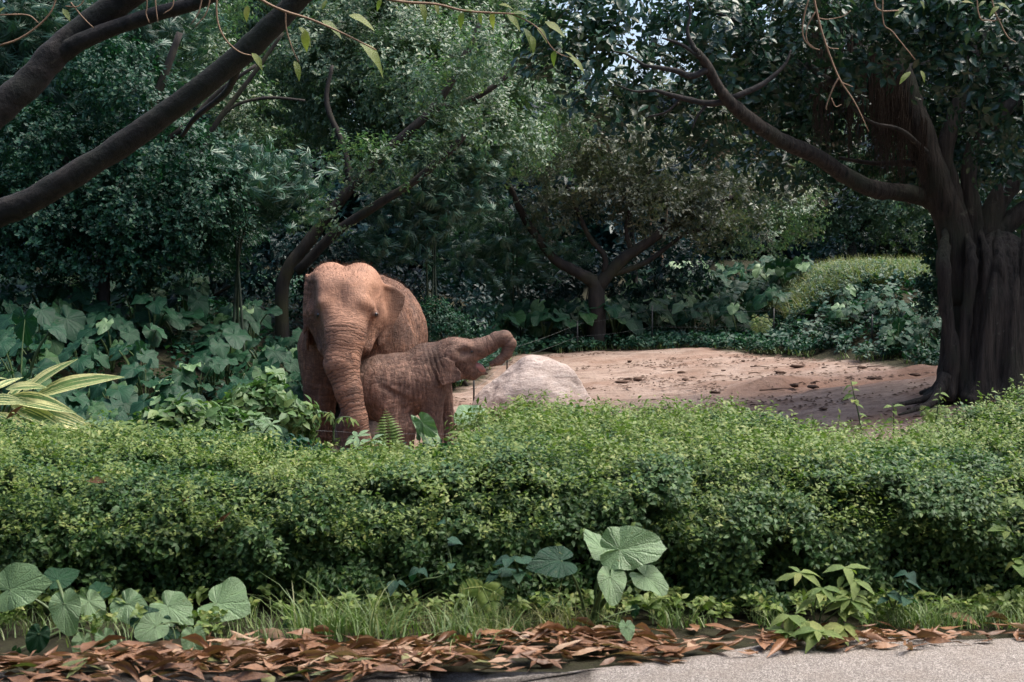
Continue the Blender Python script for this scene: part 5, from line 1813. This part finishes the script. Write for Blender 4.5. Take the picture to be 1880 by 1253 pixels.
sapling('heart_leaf_seedling', 'pale rounded leaves poking out of the hedge at the right edge', 6.5, (1870, 1055),
        [[(1860, 1060, 0), (1865, 1040, -.05), (1860, 1030, -.06)], [(1862, 1060, 0), (1880, 1035, -.05), (1876, 1020, -.05)], [(1850, 985, 0), (1846, 975, -.02), (1848, 970, -.02)], [(1855, 920, 0), (1862, 918, .0), (1866, 915, .02)]], .075, M_BRIGHT, dict(width=.75, belly=.35), 4, whorl=False)
sapling('compound_leaf_sapling', 'yellow green sapling with drooping leaflets before the front feet of the big elephant', 9.0, (610, 815),
        [[(612, 815, 0), (612, 780, 0), (606, 762, 0), (590, 757, 0), (575, 766, 0)], [(612, 790, 0), (620, 770, 0), (640, 766, 0), (652, 774, 0)], [(610, 780, 0), (604, 764, 0), (608, 755, 0)]], .065, M_BRIGHT, dict(width=.30), 9, whorl=False, droop=-.5)
# umbrella-leaved seedlings over the top of the hedge
for i, (x, y, D, lb) in enumerate(((178, 792, 8.6, 'leftmost umbrella leaved seedling on the hedge near the striped ginger'), (215, 800, 8.4, 'umbrella leaved seedling right of the striped ginger'),
                                   (470, 790, 8.9, 'umbrella leaved seedling on the hedge below the left taro bank'), (845, 815, 8.7, 'umbrella leaved seedling below the round pale leaf'),
                                   (905, 800, 8.8, 'umbrella leaved seedling on the hedge right of the round pale leaf'), (960, 818, 8.5, 'yellow green umbrella seedling on the hedge left of the boulder base'),
                                   (655, 820, 8.7, 'umbrella leaved seedling at the tip of the long trunk'))):
    sapling('umbrella_seedling', lb, D, (x, y + 35), [[(x, y + 35, 0), (x + 2, y + 5, 0), (x, y - 18, 0)], [(x, y + 25, 0), (x + 18, y, -.04), (x + 26, y - 10, -.05)]], .105, M_BRIGHT if i % 2 else M_TARO_LIGHT, dict(width=.34, belly=.6), 8, 'umbrella seedlings on the hedge', 'seedling', droop=.1)
# upright shoots before the clearing
sapling('slim_shoot', 'tallest slim shoot with few leaves before the bare clearing', 8.9, (1582, 815), [[(1584, 815, 0), (1578, 770, 0), (1570, 735, 0), (1562, 698, 0)]], .075, M_BRIGHT, dict(width=.6), 9, None, 'shoot', whorl=False, droop=-.1, stem_r=1.8)
sapling('slim_shoot', 'shorter slim shoot right of the tallest one before the clearing', 8.9, (1640, 815), [[(1640, 815, 0), (1641, 770, 0), (1639, 740, 0)]], .07, M_BRIGHT, dict(width=.6), 6, None, 'shoot', whorl=False, stem_r=1.6)
sapling('slim_shoot', 'slim leafy shoot beside the grass stalks in front of the fig trunk', 8.8, (1718, 770), [[(1718, 775, 0), (1724, 735, 0), (1727, 712, 0)]], .05, M_BRIGHT, dict(width=.5), 6, None, 'shoot', whorl=False, stem_r=1.6)
# patches of other leaves along the back of the hedge
for lb, D, base, blobs, key, scl, dn in (
        ('low shrub of broad mid green leaves behind the left half of the hedge', 9.3, (330, 860), [(300, 812, .16), (350, 800, .18), (400, 806, .16), (270, 815, .12), (440, 815, .15)], 'mid', 1.0, 260),
        ('leafy mid green bush at the foot of the left taro bank beside the big elephant', 13.2, (490, 800), [(480, 755, .24), (520, 770, .24), (450, 765, .2), (500, 735, .17), (545, 780, .18)], 'mid', 1.1, 140),
        ('low mixed green shrub at the feet of the elephants', 9.6, (560, 850), [(520, 845, .12), (570, 862, .11), (630, 868, .10), (690, 870, .10), (740, 866, .10), (800, 858, .10)], 'ground', 1.1, 330),
        ('fresh yellow green bush before the boulder', 9.2, (950, 800), [(905, 780, .10), (950, 772, .11), (1000, 775, .11), (1040, 785, .10), (870, 805, .11)], 'hedge_young', 1.2, 420)):
    shrub(lb, D, base, blobs, key, scl, dn)


# ------------------------------------------------------------------ ferns
def fern(label, D, fronds, mat, n=16, pin=.30):
    b = P(fronds[0][0], fronds[0][1], D)
    o = thing('fern', b, label, 'fern')
    for fi, (x0, y0, x1, y1, dt) in enumerate(fronds):
        a, e = P(x0, y0, D), P(x1, y1, D + dt)
        ln = np.linalg.norm(e - a)
        g = Geo()
        mid = (a + e) / 2 + np.array([0, -.05 * ln, .04 * ln])
        c, r = catmull([a, mid, e], [.0025, .002, .0008], 8)
        V, F = tube(c, r, 4)
        g.add(V, F, .2)
        T = nrm(np.gradient(c, axis=0))
        side = nrm(np.cross(T[0], np.array([0, -1.0, .3])))
        for k in range(n):
            u = (k + .8) / n
            q = c[int(u * (len(c) - 1))]
            l = pin * ln * math.sin(math.pi * (.18 + .80 * u) ** .9) + .01
            for s in (-1, 1):
                d = nrm(side * s + T[0] * .35 + np.array([0, -.1, -.12]))
                V, F, UV = leaf_geo(4, .26, .2, droop=.3, wave=.3, belly=.3)
                g.add(rot_to(d, np.array([0, -.8, .6]), V) * l + q, F, rng.uniform(0, .6), UV)
        put('frond', g.mesh('frond', mat), o)


fern('light green upright fern frond in front of the knee of the calf', 8.9, [(718, 838, 708, 752, .05), (722, 840, 745, 815, -.1), (716, 842, 680, 828, -.08)], M_BRIGHT)
fern('pale fern sprawling at the foot of the hedge left of the big leaves', 6.2, [(885, 1078, 908, 1128, -.12), (885, 1078, 842, 1084, -.08), (884, 1080, 870, 1066, .0), (886, 1078, 925, 1098, -.1)], M_BRIGHT, 14)
fern('small shadowed fern under the hedge left of the grass', 6.4, [(545, 1165, 525, 1120, -.05), (545, 1165, 568, 1130, -.05), (545, 1165, 540, 1118, 0), (545, 1165, 515, 1150, -.1)], M_LUSH, 12)
fern('fern on the bank edge right of the middle taro slope', 24.5, [(1395, 610, 1382, 575, 0), (1395, 610, 1420, 585, 0), (1395, 610, 1408, 575, 0), (1395, 610, 1375, 592, 0)], M_BRIGHT, 12)
fern('fern clump before the fig trunk beside the leafy shoot', 9.2, [(1712, 780, 1690, 745, 0), (1712, 780, 1740, 745, 0), (1712, 780, 1700, 760, -.1), (1712, 780, 1725, 742, 0)], M_BRIGHT, 12)


# ------------------------------------------------------------------ grasses
def blades(pts, ln, wd, lean, mat, name, curve=.5, face=None):
    pts = np.asarray(pts, float)
    n = len(pts)
    az = rng.uniform(0, 6.283, n)
    d = np.stack([np.cos(az), np.sin(az), np.zeros(n)], 1)
    s = np.stack([-np.sin(az), np.cos(az), np.zeros(n)], 1)
    l = ln * rng.uniform(.4, 1.15, n)
    le = lean * rng.uniform(.2, 1.3, n)
    V = np.zeros((n, 4, 2, 3))
    for j, t in enumerate((0, .4, .75, 1.0)):
        c = pts + d * (le * l * (t ** 1.8) * (1 + curve))[:, None] + np.array([0, 0, 1.0]) * (l * (t - curve * le * t ** 2.4))[:, None]
        w = (wd * (1 - t * .92) * .5 * rng.uniform(.7, 1.2, n))[:, None]
        V[:, j, 0] = c - s * w
        V[:, j, 1] = c + s * w
    V = V.reshape(-1, 3)
    base = np.arange(n) * 8
    F = np.concatenate([np.stack([base + 2 * j, base + 2 * j + 1, base + 2 * j + 3, base + 2 * j + 2], 1) for j in range(3)])
    var = np.repeat(rng.uniform(0, 1, n), 8)
    return mesh(name, V, F, mat, var)


def ground_pts(n, pxr, pyr, D, jitter=.12, fn=None):
    """Points on the ground spread over a strip seen between pixel columns at distance D."""
    x = rng.uniform((pxr[0] - 940) / ppm(D), (pxr[1] - 940) / ppm(D), n)
    y = rng.uniform(pyr[0], pyr[1], n)
    p = np.stack([x, y, x * 0], 1)
    if fn is not None:
        p = p[fn(p)]
    p[:, 2] = gz(p[:, 0], p[:, 1])
    return p


g_pts = np.concatenate([ground_pts(1500, (545, 1140), (6.18, 6.5), 6.3, fn=lambda p: vnoise(p * 5, 41) > -.15), ground_pts(500, (1200, 1440), (6.25, 6.55), 6.3, fn=lambda p: vnoise(p * 5, 42) > -.1),
                        ground_pts(1100, (1590, 1960), (6.25, 6.6), 6.3, fn=lambda p: vnoise(p * 5, 43) > -.35), ground_pts(700, (-20, 560), (5.95, 6.55), 6.3, fn=lambda p: vnoise(p * 5, 44) > -.3)])
put('verge_grass', blades(g_pts, .13, .0055, .75, M_GRASS, 'verge_grass'), label='thin sparse grass growing along the foot of the hedge', cat='grass', kind='stuff')
p = ground_pts(500, (560, 1120), (6.1, 6.5), 6.3)
put('dry_grass', blades(p, .14, .004, .9, M_GRASSDRY, 'dry_grass'), label='dead straw coloured grass blades tangled in the verge', cat='grass', kind='stuff')


wx_ = rng.uniform(-2.4, 2.4, 320)
wy_ = np.where(wx_ < -.9, rng.uniform(6.0, 6.6, 320), rng.uniform(6.35, 6.6, 320))
wp_ = np.stack([wx_, wy_, .02 + .06 * rng.uniform(0, 1, 320)], 1)
wp_ = wp_[vnoise(wp_ * 4, 91) > -.3]
scatter('verge_weeds', 'broad', wp_, np.array([0, -.5, 1.0]) + rng.normal(0, .35, wp_.shape), .48, label='small leafy weeds growing along the foot of the hedge', cat='weeds')


def tuft(label, px, py, D, n, ln, wd, lean, mat, spread, group=None, z=None):
    b = P(px, py, D)
    if z is None:
        b[2] = float(gz(b[0], b[1]))
    p = b + np.concatenate([rng.normal(0, spread, (n, 2)), np.zeros((n, 1))], 1)
    o = put('grass_tuft', blades(p, ln, wd, lean, mat, 'grass_tuft', .6), label=label, cat='grass tuft', group=group)
    me = o.data
    me.transform(Matrix.Translation(Vector((-b).tolist())))
    o.location = b.tolist()
    return o


tuft('grass tuft arching at the hedge foot right of the bushy sapling', 1695, 1155, 6.2, 70, .24, .008, .65, M_GRASS, .03)
tuft('tall grass clump leaning at the left end of the verge', 600, 1185, 6.1, 70, .34, .011, .6, M_GRASS, .07)
tuft('grass clump between the tall left clump and the pale fern', 690, 1185, 6.08, 90, .26, .010, .8, M_GRASS, .08)
tuft('grass clump in front of the pale sprawling fern', 850, 1190, 6.08, 90, .24, .009, .9, M_GRASS, .09)
tuft('grass clump under the tall large leaved plant', 1030, 1165, 6.2, 70, .22, .006, .8, M_GRASSDRY, .09)
tuft('wispy grass stalks arching above the hedge before the fig trunk', 1765, 775, 8.9, 38, .42, .006, .62, M_GRASSDRY, .05)
tuft('pale wispy grass behind the hedge right of the tallest shoot', 1640, 830, 9.0, 70, .36, .006, .7, M_GRASSDRY, .12)
tuft('bright grass patch behind the hedge below the slim shoots', 1600, 830, 9.0, 60, .22, .012, .6, M_BRIGHT, .10)
# fringe of grass and weeds round the clearing
ax_ = rng.uniform(-4, 8, 26000)
ay_ = rng.uniform(19, 30, 26000)
pp = np.stack([ax_, ay_, ax_ * 0], 1)
sd_ = seg_sd(DIRT, pp[:, :2]) + .25 * vnoise(pp * 1.2, 51)
k_ = (sd_ > .05) & (sd_ < 1.7) & (rng.uniform(0, 1, len(pp)) < np.exp(-sd_ * .7)) & (vnoise(pp * 1.6, 52) > -.45)
pp = pp[k_]
pp[:, 2] = gz(pp[:, 0], pp[:, 1])
put('clearing_grass', blades(pp, .17, .018, .8, M_GRASS, 'clearing_grass'), label='short rough grass fringing the far edge of the bare clearing', cat='grass', kind='stuff')
q_ = rng.choice(len(pp), 1500)
scatter('clearing_weeds', 'ground', pp[q_] + np.array([0, 0, .04]) + np.abs(rng.normal(0, .05, (1500, 1))) * np.array([[0, 0, 1]]), np.array([0, -.2, 1.0]) + rng.normal(0, .35, (1500, 3)), 1.3, label='leafy low weeds among the grass fringing the clearing', cat='weeds')
# the sunny grass mound
mx_ = rng.uniform(4.3, 8.4, 16000)
my_ = rng.uniform(23.6, 28.5, 16000)
pp = np.stack([mx_, my_, mx_ * 0], 1)
pp = pp[(seg_sd([(5.0, 25.4), (5.6, 24.6), (7.2, 24.0), (8.3, 24.6), (8.3, 28.3), (5.0, 28)], pp[:, :2]) + .3 * vnoise(pp * 1.3, 54) < 0)]
pp[:, 2] = gz(pp[:, 0], pp[:, 1])
put('mound_grass', blades(pp, .42, .014, .55, M_GRASSDRY, 'mound_grass'), label='long yellowish grass covering the mound left of the fig trunk', cat='grass', kind='stuff')
mix_ = rng.choice(len(pp), 1500)
scatter('mound_weeds', 'small', pp[mix_] + np.array([0, 0, .1]), np.array([0, -.2, 1.0]) + rng.normal(0, .35, (1500, 3)), .55, label='fine leaved weeds mixed into the grass of the mound', cat='weeds')
# low ground cover under the trees and on the banks
gx_, gy_ = rng.uniform(-14, 12, 16000), rng.uniform(9.2, 33, 16000)
pp = np.stack([gx_, gy_, gx_ * 0], 1)
pp = pp[(seg_sd(DIRT, pp[:, :2]) > .35)]
pp[:, 2] = gz(pp[:, 0], pp[:, 1]) + .05
scatter('ground_cover', 'ground', pp, np.array([0, -.2, 1.0]) + rng.normal(0, .35, pp.shape), 1.9, label='low green ground cover beneath the taro and trees', cat='ground cover')


# ------------------------------------------------------------------ fallen leaves
def dry_variants():
    out = []
    for i in range(9):
        roll = (.4, 1.6, 2.6, 3.0, 2.2, 2.8, 1.0, .3, 2.4)[i]
        g = leaf_geo(6, .34 if i % 2 else .42, .2, droop=(.1, -.12, .15, -.2, .22, .05, -.1, .2, -.25)[i], wave=.14, roll=roll, belly=.46, ph=i * 1.7)
        V = g[0].copy()
        V[:, 0] += .10 * np.sin(V[:, 1] * 3 + i) * (-1) ** i * V[:, 1]
        V[:, 1] -= .5
        V[:, 2] -= V[:, 2].min()
        out.append((V, g[1], g[2]))
    return out


DV = dry_variants()
DRY = [mesh('dry_leaf', v[0], v[1], M_DRYLEAF, np.full(len(v[0]), .11 * i), v[2]) for i, v in enumerate(DV)]
GRN = [mesh('fallen_green_leaf', v[0], v[1], M_FALLENGREEN, np.full(len(v[0]), .2 * i), v[2]) for i, v in enumerate(DV[:2] + DV[6:8])]


def litter_pts(n):
    out = []
    while len(out) < n:
        x = rng.uniform(-2.35, 2.35)
        px = 940 + x * 430
        e = np.interp(px, [0, 300, 600, 1000, 1300, 1450, 1700, 1900], [5.35, 5.35, 5.40, 5.58, 5.74, 5.82, 5.96, 6.0])
        y = rng.uniform(5.3, 6.42)
        if y > np.interp(px, [0, 320, 420, 800, 1200, 1900], [5.82, 5.88, 6.12, 6.14, 6.2, 6.3]) + rng.normal(0, .05):
            continue
        c = np.interp(px, [0, 300, 700, 1000, 1300, 1500, 1900], [5.55, 5.58, 5.66, 5.80, 5.94, 6.0, 6.12])
        dens = math.exp(-((y - c) / (.26 if y > c else (.30 if px < 700 else .17))) ** 2) * (1 if y > e else .06)
        dens *= max(.12, .68 + .9 * float(vnoise(np.array([[x * 2.6, y * 6, 0]]), 61)[0]))
        if rng.uniform() < dens:
            out.append((x, y))
    return np.array(out)


lp = litter_pts(900)
lp = lp[np.argsort(lp[:, 1])]
ang_prev = rng.uniform(0, 6.28, len(lp))
hh = np.zeros(len(lp))
for i in range(len(lp)):
    nb = np.sum((np.hypot(*(lp[:i] - lp[i]).T) < .07)) if i else 0
    hh[i] = .006 + .007 * min(nb, 4)
bg = Geo()
for i, (x, y) in enumerate(lp):
    green = rng.uniform() < .09
    s = .08 + .115 * rng.uniform()
    a = ang_prev[i] if rng.uniform() < .45 else rng.normal(1.57, .5) * (1 if rng.uniform() < .5 else -1)
    d = np.array([math.sin(a), math.cos(a), rng.normal(0, .07)])
    up = np.array([rng.normal(0, .35), rng.normal(0, .35) - .1, 1.0])
    if rng.uniform() < .25:
        up[2] = -1.0
    M = frame_matrix((x, y, hh[i] + (.03 if up[2] < 0 else 0)), d, up, s)
    u = 940 + FPX * x / y
    zone = ('below the leftmost leaf clump', 'below the broad leaf clump', 'by the tall left grass clump', 'before the middle grass clumps', 'under the pale fern', 'below the tall large leaved plant',
            'between the big leaves and the sapling', 'around the bushy sapling', 'by the arching grass tuft', 'near the right edge of the path')[int(np.clip(u / 188, 0, 9))]
    shape = ('flat', 'half curled', 'rolled', 'tightly rolled', 'curled', 'narrow rolled', 'cupped', 'flattened', 'twisted')[i % 9]
    if i < 300:
        if green:
            o = put('fallen_green_leaf', GRN[i % 4], M=M, label='fallen olive green leaf among the litter ' + zone, cat='leaf', group='green leaves fallen among the litter')
        else:
            o = put('dry_leaf', DRY[i % 9], M=M, label=shape + ' dry brown leaf in the litter ' + zone, cat='leaf', group='dry leaves littering the path edge')
    else:
        V, F, UV = DV[i % 9]
        R3 = np.array([[M[r][c] for c in range(4)] for r in range(3)])
        bg.add(V @ R3[:, :3].T + R3[:, 3], F, rng.uniform(), UV)
put('leaf_litter', bg.mesh('leaf_litter', M_DRYLEAF), label='bed of dry brown leaves heaped under the hedge foot', cat='leaf litter', kind='stuff')
# a few caught in the hedge
for px, py, D, ln, a, lb in ((411, 956, 6.62, .10, .6, 'orange brown dead leaf stuck upright in the hedge face'), (180, 886, 6.9, .09, 1.5, 'dead leaf lying on the hedge shoulder at the left'),
                             (568, 925, 6.75, .09, -1.2, 'dull brown dead leaf caught on the hedge below the big elephant'), (1005, 886, 6.85, .06, .7, 'tiny reddish dead leaf caught in the middle of the hedge'),
                             (340, 918, 6.75, .08, .9, 'brown dead leaf half hidden in the hedge near the orange one'), (28, 760, 9.4, .12, -2.2, 'reddish dead leaf lying on the striped ginger')):
    q = P(px, py, D)
    put('caught_leaf', DRY[(px // 7) % 9], M=frame_matrix(q, np.array([math.sin(a), -.2, math.cos(a)]), np.array([.2, -1, .6]), ln * 1.3), label=lb, cat='leaf')

# ------------------------------------------------------------------ clods and scraps on the bare soil
for i in range(90):
    px, D = rng.uniform(1080, 1700), rng.uniform(15.2, 24.5)
    x = (px - 940) / ppm(D)
    if seg_sd(DIRT, np.array([[x, D]]))[0] > -.25:
        continue
    s = .014 + .05 * rng.uniform() ** 3
    V, F = ball((0, 0, 0), 1, 9, 6)
    V = V * (1 + .55 * vnoise(V * 1.9 + i * 3, 71)[:, None]) * np.array([s * rng.uniform(1, 2.0), s, s * .42])
    o = put('soil_clod', mesh('soil_clod', V, F, M_CLOD), M=Matrix.Translation((x, D, float(gz(x, D)) + s * .25)), label='small dark clod of soil lying on the bare clearing', cat='clod', group='clods scattered over the bare soil')
for i in range(45):
    px, D = rng.uniform(1150, 1690), rng.uniform(15.2, 22)
    x = (px - 940) / ppm(D)
    if seg_sd(DIRT, np.array([[x, D]]))[0] > -.25:
        continue
    l, a = rng.uniform(.08, .35), rng.normal(0, .35)
    b = np.array([x, D, float(gz(x, D)) + .018])
    w = [b, b + np.array([l * .5 * math.cos(a), l * .5 * math.sin(a), .012]), b + np.array([l * math.cos(a + .2), l * math.sin(a + .2), .0])]
    V, F = tube(w, [.008, .007, .004], 5, .2)
    V = V - b
    put('fallen_twig', mesh('fallen_twig', V, F, M_CLOD), M=Matrix.Translation(Vector(b.tolist())), label='short dark fallen twig lying on the bare clearing', cat='twig', group='twigs scattered over the bare soil')


dx_, dy_ = rng.uniform(-2.5, 7, 9000), rng.uniform(14, 26.5, 9000)
pp = np.stack([dx_, dy_, dx_ * 0], 1)
pp = pp[(seg_sd(DIRT, pp[:, :2]) < -.1) & (vnoise(pp * np.array([.7, 1.6, 1]), 81) + .5 * vnoise(pp * 2.5, 82) > rng.uniform(-.5, .7, len(pp)))]
pp[:, 2] = gz(pp[:, 0], pp[:, 1]) + .012
bg = Geo()
for i, q in enumerate(pp):
    l, w, a = rng.uniform(.012, .05), rng.uniform(.008, .02), rng.uniform(0, 6.28)
    c, s_ = math.cos(a), math.sin(a)
    V = np.array([(-l, -w, 0), (l * .9, -w * .7, 0), (l, w, 0), (-l * .7, w, 0), (0, 0, rng.uniform(.006, .022))])
    V = np.stack([V[:, 0] * c - V[:, 1] * s_, V[:, 0] * s_ + V[:, 1] * c, V[:, 2]], 1) + q
    bg.add(V, [(0, 1, 4), (1, 2, 4), (2, 3, 4), (3, 0, 4)], rng.uniform())
put('soil_debris', bg.mesh('soil_debris', M_CLOD), label='dark crumbs and scraps strewn over the bare pinkish clearing', cat='debris', kind='stuff')


# ------------------------------------------------------------------ wire fence round the enclosure
def wire_fence(label, posts, zs, D_of=None):
    b = P(*posts[0][:2], posts[0][2])
    b[2] = float(gz(b[0], b[1]))
    o = thing('wire_fence', b, label, 'fence')
    W = []
    for x, y, D, h in posts:
        q = P(x, y, D)
        z0 = float(gz(q[0], q[1]))
        V, F = tube([(q[0], q[1], z0 - .1), (q[0], q[1], z0 + h)], [.013, .013], 8)
        put('post', mesh('post', V, F, M_POST), o)
        W.append((q[0], q[1], z0))
    for f in zs:
        pts = []
        for i in range(len(W) - 1):
            for t in np.linspace(0, 1, 8)[:-1 if i < len(W) - 2 else None]:
                a, e = np.array(W[i]), np.array(W[i + 1])
                h = posts[i][3] * (1 - t) + posts[i + 1][3] * t
                pts.append(a * (1 - t) + e * t + np.array([0, 0, h * f - .03 * math.sin(math.pi * t)]))
        V, F = tube(pts, [.0014] * len(pts), 5)
        put('wire', mesh('wire', V, F, M_WIRE), o)


wire_fence('thin wire fence on dark rods along the far edge of the clearing', [(870, 735, 19.6, .42), (931, 690, 22.8, .42), (1060, 655, 26.4, .55), (1197, 652, 26.6, .8), (1420, 655, 25.6, .55), (1600, 680, 22.6, .45)], (.92, .5))
wire_fence('thin wire strung low in front of the feet of the elephants', [(150, 835, 14.6, .55), (470, 850, 14.5, .62), (880, 850, 14.4, .55)], (.98,))
